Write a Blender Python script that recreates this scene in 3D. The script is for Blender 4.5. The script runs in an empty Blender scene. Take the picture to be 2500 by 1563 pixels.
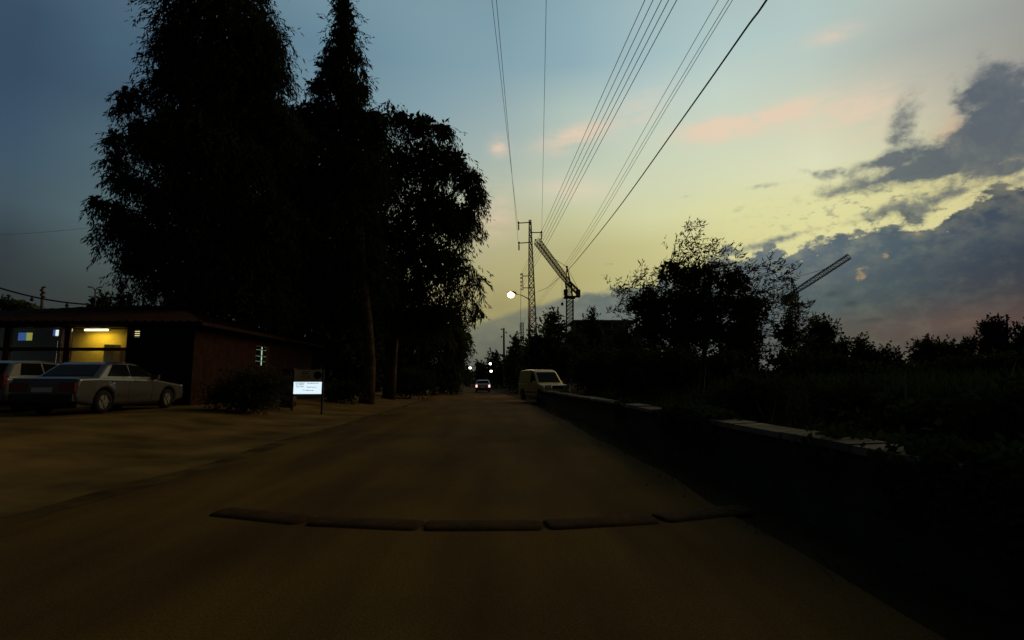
import bpy, math, random
import numpy as np
from mathutils import Vector, Matrix
R = math.radians
random.seed(7); rng = np.random.default_rng(11)
scene = bpy.context.scene
col = scene.collection

# ------------------------------------------------------------------ camera
F = 1300.0; CX, CY = 1250.0, 781.5          # focal length and centre in photograph pixels
PITCH, YAW, CAMZ = math.atan(149.5/F), math.atan(27/F), 1.3
cam = bpy.data.cameras.new('camera'); camo = bpy.data.objects.new('camera', cam); col.objects.link(camo)
cam.sensor_width = 36; cam.lens = F/2500*36; cam.clip_end = 5000; cam.clip_start = 0.05
camo.location = (0, 0, CAMZ); camo.rotation_euler = (math.pi/2+PITCH, 0, -YAW)
scene.camera = camo
MCAM = Matrix.Rotation(-YAW, 3, 'Z') @ Matrix.Rotation(math.pi/2+PITCH, 3, 'X')
def ray(px, py):
    return (MCAM @ Vector(((px-CX)/F, (CY-py)/F, -1))).normalized()
def at(px, py, Y):
    d = ray(px, py); return Vector((0, 0, CAMZ)) + d*(Y/d.y)
def azel(px, py):
    d = ray(px, py); return math.degrees(math.atan2(d.x, d.y)), math.degrees(math.asin(d.z))
def lin(c):
    return tuple((v/255/12.92 if v/255 <= .04045 else ((v/255+.055)/1.055)**2.4) for v in c)

# ------------------------------------------------------------------ view
vs = scene.view_settings
vs.view_transform = 'Standard'; vs.look = 'None'; vs.exposure = 0; vs.gamma = 1; vs.use_curve_mapping = False

# ------------------------------------------------------------------ world: dusk sky with clouds
world = bpy.data.worlds.new('World'); scene.world = world; world.use_nodes = True
nt = world.node_tree; nt.nodes.clear()
def node(t, **kw):
    n = nt.nodes.new(t)
    for k, v in kw.items(): setattr(n, k, v)
    return n
def inp(n, i, v):
    if isinstance(v, bpy.types.NodeSocket): nt.links.new(v, n.inputs[i])
    else: n.inputs[i].default_value = v
def M(op, a, b=0.0, c=0.0):
    n = node('ShaderNodeMath', operation=op); inp(n, 0, a); inp(n, 1, b); inp(n, 2, c); return n.outputs[0]
def MIX(f, a, b):
    n = node('ShaderNodeMix', data_type='RGBA'); inp(n, 0, f)
    for i, v in ((6, a), (7, b)):
        inp(n, i, v if isinstance(v, bpy.types.NodeSocket) else (*v, 1))
    return n.outputs[2]
def STEP(v, a, b, interp='SMOOTHSTEP'):
    n = node('ShaderNodeMapRange', interpolation_type=interp, clamp=True); inp(n, 0, v)
    n.inputs[1].default_value = a; n.inputs[2].default_value = b; return n.outputs[0]
tc = node('ShaderNodeTexCoord'); DIR = tc.outputs['Generated']
sep = node('ShaderNodeSeparateXYZ'); nt.links.new(DIR, sep.inputs[0])
AZ = M('MULTIPLY', M('ARCTAN2', sep.outputs[0], sep.outputs[1]), 180/math.pi)
EL = M('MULTIPLY', M('ARCSINE', sep.outputs[2]), 180/math.pi)
ELF = M('DIVIDE', EL, 90)
def samples(lst, extra):
    return [(*azel(x, y), lin(c)) for x, y, c in lst] + [(a, e, lin(c)) for a, e, c in extra]
def idw(S, a, e):
    A = np.array([(s[0], s[1]) for s in S]); C = np.array([s[2] for s in S])
    d2 = ((A[:, 0]-a)*.8)**2 + ((A[:, 1]-e)*1.5)**2 + 2.0
    w = d2**-1.7; return (w[:, None]*C).sum(0)/w.sum()
def table(S, cols, els):
    prev = None
    for i, a in enumerate(cols):
        r = node('ShaderNodeValToRGB'); cr = r.color_ramp; cr.interpolation = 'EASE'
        while len(cr.elements) < len(els): cr.elements.new(.5)
        for k, e in enumerate(els): cr.elements[k].position = e/90
        for k, e in enumerate(els): cr.elements[k].color = (*idw(S, a, e), 1)
        cr.interpolation = 'LINEAR'
        inp(r, 0, ELF)
        prev = r.outputs[0] if prev is None else MIX(STEP(AZ, cols[i-1], a, 'LINEAR'), prev, r.outputs[0])
    return prev
CLEAR = samples([
 (30,85,(46,64,88)),(60,300,(59,80,101)),(60,430,(62,84,100)),(60,520,(66,82,90)),(30,600,(50,60,66)),(60,690,(48,55,56)),(90,740,(46,48,46)),
 (200,120,(60,83,104)),(300,120,(70,97,117)),(200,330,(76,99,110)),(200,480,(80,102,108)),(200,620,(74,88,88)),(250,690,(62,70,66)),
 (330,560,(92,112,112)),(740,120,(98,130,149)),(900,110,(112,145,161)),(1000,200,(120,152,166)),(1150,110,(122,154,168)),(1150,300,(140,165,172)),
 (1250,100,(124,156,170)),(1250,200,(136,165,176)),(1250,330,(166,182,178)),(1250,450,(178,188,166)),(1230,560,(184,180,146)),(1230,660,(176,168,118)),(1240,730,(158,148,100)),
 (1400,110,(138,170,182)),(1400,300,(178,196,186)),(1450,450,(202,210,182)),(1400,560,(196,196,150)),(1440,640,(176,168,112)),
 (1600,100,(160,186,192)),(1620,220,(184,205,199)),(1650,400,(207,216,192)),(1600,520,(211,212,166)),(1520,640,(190,183,124)),(1700,600,(210,205,146)),
 (1850,100,(176,201,200)),(1850,230,(200,214,200)),(1900,380,(217,222,190)),(1850,500,(221,221,166)),(1850,570,(218,213,150)),
 (2100,100,(178,192,186)),(2100,260,(208,210,184)),(2050,380,(221,222,188)),(2150,520,(226,222,160)),(2000,540,(224,219,156)),
 (2300,90,(166,172,166)),(2450,90,(140,144,142)),(2480,200,(150,146,140)),(2350,200,(180,178,166)),(2300,470,(216,208,146)),(2460,440,(200,188,140))],
 [(-58,20,(33,48,72)),(-58,5,(34,38,42)),(-85,20,(20,28,44)),(-85,4,(20,23,27)),(-130,15,(13,17,26)),(-130,50,(13,18,28)),(180,15,(13,17,26)),(-180,15,(13,17,26)),(180,50,(13,18,28)),(-180,50,(13,18,28)),
  (-90,50,(18,28,42)),(-40,50,(36,56,78)),(0,48,(82,110,132)),(35,48,(108,126,134)),(60,45,(70,80,88)),(0,65,(38,54,72)),(45,65,(42,56,70)),(-45,65,(24,36,52)),(0,88,(20,28,40)),(90,88,(20,28,40)),(-90,88,(20,28,40)),(180,88,(18,26,38)),
  (60,20,(96,96,90)),(60,6,(70,66,62)),(90,20,(40,45,52)),(90,4,(30,31,34)),(90,50,(28,36,48)),(130,15,(16,21,30)),(130,50,(16,22,34))])
clear = table(CLEAR, [-180,-130,-90,-60,-43,-38,-32,-20,-8,0,8,16,24,32,40,47,62,90,130,180], [0,2,5,8,11,14,17,20,24,28,32,36,42,50,65,90])
BANK = samples([(1150,760,(136,132,100)),(1150,830,(108,112,98)),(1150,890,(92,94,86)),(1230,790,(118,120,102)),(1230,850,(98,101,90)),(1290,760,(116,118,106)),(1400,730,(106,114,108)),
 (1460,740,(100,110,106)),(1700,700,(98,110,112)),(1900,620,(100,112,118)),(1900,760,(84,96,98)),(2050,620,(88,102,110)),(2050,740,(76,92,94)),(2050,800,(84,84,76)),
 (2200,600,(76,92,102)),(2200,700,(66,82,88)),(2200,755,(66,72,74)),(2150,800,(106,88,77)),(2150,850,(70,68,62)),(2350,560,(62,76,90)),(2350,650,(56,70,82)),(2350,730,(56,62,70)),(2330,785,(106,80,71)),(2330,830,(60,56,54)),
 (2470,500,(56,68,84)),(2470,650,(44,54,68)),(2470,735,(52,54,60)),(2470,768,(96,72,66)),(2470,810,(58,52,52))],
 [(70,15,(40,46,56)),(70,4,(44,40,42)),(110,10,(26,32,42)),(180,10,(20,28,44)),(-60,5,(36,42,46)),(-180,10,(20,28,44))])
bank = table(BANK, [-12,-4,0,4,9,16,22,28,33,38,42,46,60,110], [0,1.5,2.8,3.8,4.8,5.8,6.8,8,10,12,15,18,22,40])
# noises on the direction
def NOISE(scale, detail, rough=.55, stretch=(1, 1, 1), off=(0, 0, 0)):
    m = node('ShaderNodeMapping'); nt.links.new(DIR, m.inputs[0]); m.inputs['Scale'].default_value = stretch; m.inputs['Location'].default_value = off
    n = node('ShaderNodeTexNoise'); nt.links.new(m.outputs[0], n.inputs['Vector'])
    n.inputs['Scale'].default_value = scale; n.inputs['Detail'].default_value = detail; n.inputs['Roughness'].default_value = rough
    return n.outputs['Fac']
n_big = NOISE(9, 6, .6, (1, 1, 2.2)); n_fine = NOISE(30, 6, .62, (1, 1, 1.6)); n_wisp = NOISE(14, 5, .6, (1, 1, 4.0), (3, 1, 2))
m = node('ShaderNodeMapping'); nt.links.new(DIR, m.inputs[0]); m.inputs['Scale'].default_value = (1, 1, 1.3)
vo = node('ShaderNodeTexVoronoi', feature='SMOOTH_F1'); nt.links.new(m.outputs[0], vo.inputs['Vector']); vo.inputs['Scale'].default_value = 38; vo.inputs['Smoothness'].default_value = .25
puff = vo.outputs['Distance']
def BLOB(px, py, sx, sy, tilt=0, amp=1.0):
    a, e = azel(px, py); c, s = math.cos(R(tilt)), math.sin(R(tilt)); k = 180/math.pi/F
    da = M('SUBTRACT', AZ, a); de = M('SUBTRACT', EL, e)
    u = M('ADD', M('MULTIPLY', da, c/(sx*k)), M('MULTIPLY', de, s/(sx*k)))
    v = M('ADD', M('MULTIPLY', da, -s/(sy*k)), M('MULTIPLY', de, c/(sy*k)))
    g = M('EXPONENT', M('MULTIPLY', M('ADD', M('MULTIPLY', u, u), M('MULTIPLY', v, v)), -1))
    return M('MULTIPLY', g, amp)
def SUM(l):
    r = l[0]
    for x in l[1:]: r = M('ADD', r, x)
    return r
# high pink streaks
pink = SUM([BLOB(1730,314,75,17,2,1.1), BLOB(1850,297,95,19,9,1.1), BLOB(2000,280,90,28,2,.32), BLOB(1400,335,90,24,14,.7), BLOB(1218,358,22,20,0,.7), BLOB(1390,462,90,26,-4,.45),
            BLOB(1560,270,80,40,20,.3), BLOB(2130,270,90,50,0,.45), BLOB(2040,82,45,14,0,.5), BLOB(1205,520,50,60,0,.4)])
pinkf = M('MULTIPLY', pink, STEP(M('ADD', n_wisp, M('MULTIPLY', n_fine, .5)), .40, .95))
sky = MIX(M('MINIMUM', M('MULTIPLY', pinkf, 1.3), .75), clear, lin((234, 205, 178)))
# broken dark clouds above the bank
n_smoke = NOISE(13, 7, .62, (1, 1, .8), (5, 2, 1))
flecks = M('MULTIPLY', BLOB(2240,478,230,48,4), STEP(NOISE(62, 5, .6, (1, 1, 1.9), (7, 3, 1)), .52, .66))
dark = SUM([BLOB(2450,240,60,70,25,.58), BLOB(2350,270,60,60,30,.40), BLOB(2400,215,60,40,20,.30), BLOB(2330,372,110,38,6,.95), BLOB(2430,355,80,42,0,.7), BLOB(2205,330,30,75,-14,.62), BLOB(2130,400,85,13,3,.62), BLOB(2270,415,90,22,6,.8), BLOB(2475,300,50,80,0,.58),
            BLOB(2060,461,62,17,4,.85), BLOB(1968,416,44,9,-25,.6), BLOB(2195,497,52,15,8,.66), BLOB(2240,530,30,20,0,.62), BLOB(2470,412,22,9,0,.6), BLOB(2465,452,26,9,10,.55),
            BLOB(1860,455,70,10,0,.34), BLOB(1805,510,24,9,10,.40), BLOB(1680,480,24,6,0,.3), BLOB(1960,567,85,11,9,.66), BLOB(2090,545,44,10,5,.55), BLOB(2330,470,50,8,12,.42), BLOB(1490,645,44,5,0,.34), BLOB(1480,672,30,5,0,.3),
            BLOB(2300,490,60,10,14,.5), BLOB(1850,603,90,12,8,.7), BLOB(2400,430,60,9,8,.36), BLOB(2150,440,40,7,8,.36)])
hole = SUM([BLOB(2290,290,26,52,-10,.55), BLOB(2335,320,26,24,30,.5)])
cl = SUM([dark, M('MULTIPLY', hole, -1), M('MULTIPLY', M('SUBTRACT', n_smoke, .5), 2.1), M('MULTIPLY', M('SUBTRACT', n_fine, .5), 1.6), M('MULTIPLY', M('SUBTRACT', n_wisp, .5), .5)])
clf = STEP(cl, .14, .98)
gate = STEP(dark, .10, .34)
darkcol = MIX(STEP(AZ, 22, 43), lin((122, 128, 126)), lin((74, 87, 101)))
darkcol = MIX(STEP(M('ADD', M('MULTIPLY', cl, gate), M('MULTIPLY', M('SUBTRACT', n_fine, .5), 1.2)), .2, 1.1), MIX(.30, darkcol, clear), darkcol)
darkcol = MIX(M('MULTIPLY', STEP(n_smoke, .42, .68), .22), darkcol, clear)
sky = MIX(M('MULTIPLY', flecks, .75), sky, lin((128, 132, 120)))
sky = MIX(M('MULTIPLY', M('MULTIPLY', BLOB(2320,318,30,26,30), STEP(n_fine, .3, .6)), .6), sky, lin((206, 168, 140)))
sky = MIX(M('MULTIPLY', M('MULTIPLY', clf, gate), .92), sky, darkcol)
# the low cloud bank
fc = node('ShaderNodeFloatCurve'); pts = []
for x, y in ((1080,812),(1200,775),(1330,738),(1420,717),(1500,702),(1650,655),(1780,612),(1900,598),(2000,573),(2100,552),(2200,532),(2290,520),(2350,487),(2420,470),(2490,450)):
    a, e = azel(x, y); pts.append(((a+60)/120, e/45))
pts = [(0, pts[0][1]*.8)] + pts + [(.92, pts[-1][1]*1.02), (1, .3)]
cv = fc.mapping.curves[0]
while len(cv.points) < len(pts): cv.points.new(.5, .5)
for p, q in zip(cv.points, pts): p.location = q; p.handle_type = 'AUTO'
fc.mapping.update()
inp(fc, 1, M('DIVIDE', M('ADD', AZ, 60), 120))
bd = M('MULTIPLY', fc.outputs[0], 45)
amp = STEP(AZ, 5, 26, 'LINEAR')
rag = M('ADD', M('MULTIPLY', M('SUBTRACT', n_big, .5), 3.0), M('ADD', M('MULTIPLY', M('SUBTRACT', n_fine, .5), 6.0), M('MULTIPLY', M('SUBTRACT', .35, puff), 1.8)))
rag = M('MULTIPLY', rag, M('ADD', M('MULTIPLY', amp, .93), .10))
gap = SUM([BLOB(2098,655,16,7,0,1), BLOB(2102,676,16,9,0,1.1), BLOB(2160,622,10,11,0,.9), BLOB(2290,605,12,8,20,.8), BLOB(2480,570,14,10,0,.5), BLOB(2240,570,14,9,0,.8)])
inside = M('SUBTRACT', M('ADD', bd, rag), EL)
bw = STEP(inside, -.25, .55)
n_spk = NOISE(70, 5, .6, (1, 1, 1.5), (2, 9, 4))
gapf = STEP(M('SUBTRACT', M('ADD', gap, M('MULTIPLY', M('SUBTRACT', n_spk, .5), 3.0)), .25), .3, 1.0)
bankv = MIX(M('MULTIPLY', STEP(n_fine, .4, .75), .06), bank, clear)
bankv = MIX(M('MULTIPLY', M('MULTIPLY', STEP(inside, 4.5, .3), STEP(M('ADD', n_fine, M('MULTIPLY', puff, .2)), .48, .85)), .16), bankv, clear)
bankv = MIX(M('MULTIPLY', M('MULTIPLY', gapf, M('MINIMUM', M('MULTIPLY', gap, 3), 1)), .55), bankv, lin((184, 154, 104)))
sky = MIX(M('MULTIPLY', bw, STEP(AZ, -30, -12)), sky, bankv)
# small dark scud under the bank
scud = SUM([BLOB(2035,717,18,6,10,.6), BLOB(2078,741,18,8,10,.6), BLOB(2128,782,24,4,4,.5)])
sky = MIX(M('MULTIPLY', scud, STEP(n_fine, .25, .6)), sky, lin((48, 58, 58)))
# physical twilight sky under it all
SUN_AZ, SUN_EL = 60.0, 26.0
ns = node('ShaderNodeTexSky', sky_type='NISHITA'); ns.sun_disc = False
ns.sun_elevation = R(SUN_EL); ns.sun_rotation = R(SUN_AZ)
bg = node('ShaderNodeBackground'); bg.inputs[1].default_value = 0.0006
nt.links.new(ns.outputs[0], bg.inputs[0])
bg2 = node('ShaderNodeBackground'); nt.links.new(sky, bg2.inputs[0]); bg2.inputs[1].default_value = 1.0
add = node('ShaderNodeAddShader'); nt.links.new(bg.outputs[0], add.inputs[0]); nt.links.new(bg2.outputs[0], add.inputs[1])
out = node('ShaderNodeOutputWorld'); nt.links.new(add.outputs[0], out.inputs[0])
# afterglow of the set sun, also stands in for lamplight on the road
sl = bpy.data.lights.new('sun', 'SUN'); sl.energy = 0.68; sl.angle = R(36); sl.color = (1, .68, .26)
so = bpy.data.objects.new('sun', sl); col.objects.link(so)
so.rotation_euler = Vector((-math.sin(R(SUN_AZ))*math.cos(R(SUN_EL)), -math.cos(R(SUN_AZ))*math.cos(R(SUN_EL)), -math.sin(R(SUN_EL)))).to_track_quat('-Z', 'Y').to_euler()

# ------------------------------------------------------------------ helpers
def tag(o, label=None, cat=None, group=None, kind=None):
    for k, v in (('label', label), ('category', cat), ('group', group), ('kind', kind)):
        if v: o[k] = v
    return o
def empty(name, loc, label, cat, group=None, rz=0):
    o = bpy.data.objects.new(name, None); col.objects.link(o); o.location = loc; o.rotation_euler = (0, 0, rz)
    return tag(o, label, cat, group)
class MB:
    def __init__(s): s.v = []; s.f = []
    def add(s, vs, fs):
        n = len(s.v); s.v += [tuple(v) for v in vs]; s.f += [tuple(i+n for i in f) for f in fs]; return s
    def box(s, x0, x1, y0, y1, z0, z1):
        return s.add([(x0,y0,z0),(x1,y0,z0),(x1,y1,z0),(x0,y1,z0),(x0,y0,z1),(x1,y0,z1),(x1,y1,z1),(x0,y1,z1)],
                     [(0,3,2,1),(4,5,6,7),(0,1,5,4),(1,2,6,5),(2,3,7,6),(3,0,4,7)])
    def tube(s, pts, rad, n=6, cap=True):
        pts = [Vector(p) for p in pts]
        if not isinstance(rad, (list, tuple)): rad = [rad]*len(pts)
        vs = []; fs = []
        for i, p in enumerate(pts):
            d = (pts[min(i+1, len(pts)-1)]-pts[max(i-1, 0)]).normalized()
            u = d.cross(Vector((0, 0, 1)) if abs(d.z) < .9 else Vector((1, 0, 0))).normalized(); w = d.cross(u)
            for k in range(n):
                a = 2*math.pi*(k+.5)/n; vs.append(p+(u*math.cos(a)+w*math.sin(a))*rad[i])
        for i in range(len(pts)-1):
            for k in range(n):
                fs.append((i*n+k, i*n+(k+1)%n, (i+1)*n+(k+1)%n, (i+1)*n+k))
        if cap: fs += [tuple(range(n))[::-1], tuple(range((len(pts)-1)*n, len(pts)*n))]
        return s.add(vs, fs)
    def ball(s, c, r, nu=10, nv=6):
        c = Vector(c); r = r if isinstance(r, (tuple, list)) else (r, r, r); vs = []; fs = []
        for j in range(nv+1):
            t = math.pi*j/nv
            for i in range(nu):
                a = 2*math.pi*i/nu; vs.append((c.x+r[0]*math.sin(t)*math.cos(a), c.y+r[1]*math.sin(t)*math.sin(a), c.z+r[2]*math.cos(t)))
        for j in range(nv):
            for i in range(nu): fs.append((j*nu+i, (j+1)*nu+i, (j+1)*nu+(i+1)%nu, j*nu+(i+1)%nu))
        return s.add(vs, fs)
    def build(s, name, mat, parent=None, smooth=False, loc=(0, 0, 0)):
        me = bpy.data.meshes.new(name); me.from_pydata(s.v, [], s.f); me.validate(); me.update()
        if smooth: me.shade_smooth()
        o = bpy.data.objects.new(name, me); col.objects.link(o); me.materials.append(mat)
        o.location = loc
        if parent: o.parent = parent
        return o
def npmesh(name, V, Fq, mat, parent=None):
    me = bpy.data.meshes.new(name); nv, nf = len(V), len(Fq); k = Fq.shape[1]
    me.vertices.add(nv); me.vertices.foreach_set('co', np.asarray(V, np.float32).ravel())
    me.loops.add(nf*k); me.loops.foreach_set('vertex_index', np.asarray(Fq, np.int32).ravel())
    me.polygons.add(nf); me.polygons.foreach_set('loop_start', np.arange(0, nf*k, k, dtype=np.int32))
    me.update(calc_edges=True); me.materials.append(mat)
    o = bpy.data.objects.new(name, me); col.objects.link(o)
    if parent: o.parent = parent
    return o
def copy_tree(o, parent=None):
    c = o.copy(); col.objects.link(c); c.parent = parent
    for ch in list(o.children): copy_tree(ch, c)
    return c

# ------------------------------------------------------------------ materials
def mat(name, c, rough=.85, spec=.2, metal=0, noise=0, nscale=6, bump=0, c2=None, emit=None, estr=0, coat=0):
    m = bpy.data.materials.new(name); m.use_nodes = True; t = m.node_tree; b = t.nodes['Principled BSDF']
    b.inputs['Base Color'].default_value = (*c, 1); b.inputs['Roughness'].default_value = rough
    b.inputs['Specular IOR Level'].default_value = spec; b.inputs['Metallic'].default_value = metal
    b.inputs['Coat Weight'].default_value = coat
    if noise or bump or c2:
        tcn = t.nodes.new('ShaderNodeTexCoord'); nz = t.nodes.new('ShaderNodeTexNoise'); nz.inputs['Scale'].default_value = nscale; nz.inputs['Detail'].default_value = 6
        t.links.new(tcn.outputs['Object'], nz.inputs['Vector'])
        rp = t.nodes.new('ShaderNodeValToRGB'); rp.color_ramp.elements[0].position = .35; rp.color_ramp.elements[1].position = .68
        ca = tuple(x*(1-noise) for x in c); cb = c2 or tuple(min(1, x*(1+noise)) for x in c)
        rp.color_ramp.elements[0].color = (*ca, 1); rp.color_ramp.elements[1].color = (*cb, 1)
        t.links.new(nz.outputs['Fac'], rp.inputs[0]); t.links.new(rp.outputs[0], b.inputs['Base Color'])
        if bump:
            nb = t.nodes.new('ShaderNodeTexNoise'); nb.inputs['Scale'].default_value = nscale*6; nb.inputs['Detail'].default_value = 8; t.links.new(tcn.outputs['Object'], nb.inputs['Vector'])
            bp = t.nodes.new('ShaderNodeBump'); bp.inputs['Strength'].default_value = bump; bp.inputs['Distance'].default_value = .03
            t.links.new(nb.outputs['Fac'], bp.inputs['Height']); t.links.new(bp.outputs[0], b.inputs['Normal'])
    if emit: b.inputs['Emission Color'].default_value = (*emit, 1); b.inputs['Emission Strength'].default_value = estr
    return m
def leafmat(name, c, trans=.25):
    m = bpy.data.materials.new(name); m.use_nodes = True; t = m.node_tree; t.nodes.clear()
    o = t.nodes.new('ShaderNodeOutputMaterial'); d = t.nodes.new('ShaderNodeBsdfDiffuse'); tr = t.nodes.new('ShaderNodeBsdfTranslucent'); mx = t.nodes.new('ShaderNodeMixShader')
    tcn = t.nodes.new('ShaderNodeTexCoord'); nz = t.nodes.new('ShaderNodeTexNoise'); nz.inputs['Scale'].default_value = 1.7; nz.inputs['Detail'].default_value = 5
    rp = t.nodes.new('ShaderNodeValToRGB'); rp.color_ramp.elements[0].position = .35; rp.color_ramp.elements[1].position = .7
    rp.color_ramp.elements[0].color = (*[x*.6 for x in c], 1); rp.color_ramp.elements[1].color = (*[x*1.5 for x in c], 1)
    t.links.new(tcn.outputs['Object'], nz.inputs['Vector']); t.links.new(nz.outputs['Fac'], rp.inputs[0])
    t.links.new(rp.outputs[0], d.inputs[0]); t.links.new(rp.outputs[0], tr.inputs[0]); mx.inputs[0].default_value = trans
    t.links.new(d.outputs[0], mx.inputs[1]); t.links.new(tr.outputs[0], mx.inputs[2]); t.links.new(mx.outputs[0], o.inputs[0]); return m
def glassmat(name, tint=(1, 1, 1), f=.9):
    m = bpy.data.materials.new(name); m.use_nodes = True; t = m.node_tree; t.nodes.clear()
    o = t.nodes.new('ShaderNodeOutputMaterial'); a = t.nodes.new('ShaderNodeBsdfTransparent'); g = t.nodes.new('ShaderNodeBsdfGlossy'); mx = t.nodes.new('ShaderNodeMixShader'); fr = t.nodes.new('ShaderNodeFresnel')
    a.inputs[0].default_value = (*[x*f for x in tint], 1); g.inputs['Roughness'].default_value = .05; fr.inputs[0].default_value = 1.45
    t.links.new(fr.outputs[0], mx.inputs[0]); t.links.new(a.outputs[0], mx.inputs[1]); t.links.new(g.outputs[0], mx.inputs[2]); t.links.new(mx.outputs[0], o.inputs[0]); return m
def asphalt():
    m = mat('asphalt', (.06, .046, .030), .95, .05); t = m.node_tree; b = t.nodes['Principled BSDF']
    g = t.nodes.new('ShaderNodeTexCoord')
    def nz(scale, st, d=6):
        mp = t.nodes.new('ShaderNodeMapping'); mp.inputs['Scale'].default_value = st; t.links.new(g.outputs['Object'], mp.inputs[0])
        n = t.nodes.new('ShaderNodeTexNoise'); n.inputs['Scale'].default_value = scale; n.inputs['Detail'].default_value = d; t.links.new(mp.outputs[0], n.inputs['Vector']); return n.outputs['Fac']
    def ramp(f, a, b_, p0=.35, p1=.65):
        r = t.nodes.new('ShaderNodeValToRGB'); r.color_ramp.elements[0].position = p0; r.color_ramp.elements[1].position = p1
        r.color_ramp.elements[0].color = (*a, 1); r.color_ramp.elements[1].color = (*b_, 1); t.links.new(f, r.inputs[0]); return r.outputs[0]
    def mul(a, b_):
        x = t.nodes.new('ShaderNodeMix'); x.data_type = 'RGBA'; x.blend_type = 'MULTIPLY'; x.inputs[0].default_value = 1; t.links.new(a, x.inputs[6]); t.links.new(b_, x.inputs[7]); return x.outputs[2]
    c = ramp(nz(1.3, (1, .12, 1)), (.064, .037, .010), (.114, .070, .017))          # lengthwise wear
    c = mul(c, ramp(nz(.35, (1, 1, 1)), (.7, .7, .7), (1.15, 1.12, 1.05)))
    c = mul(c, ramp(nz(70, (1, 1, 1), 3), (.74, .74, .74), (1.2, 1.2, 1.2)))
    t.links.new(c, b.inputs['Base Color'])
    bp = t.nodes.new('ShaderNodeBump'); bp.inputs['Strength'].default_value = .5; bp.inputs['Distance'].default_value = .01
    t.links.new(nz(90, (1, 1, 1), 4), bp.inputs['Height']); t.links.new(bp.outputs[0], b.inputs['Normal']); return m
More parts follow.
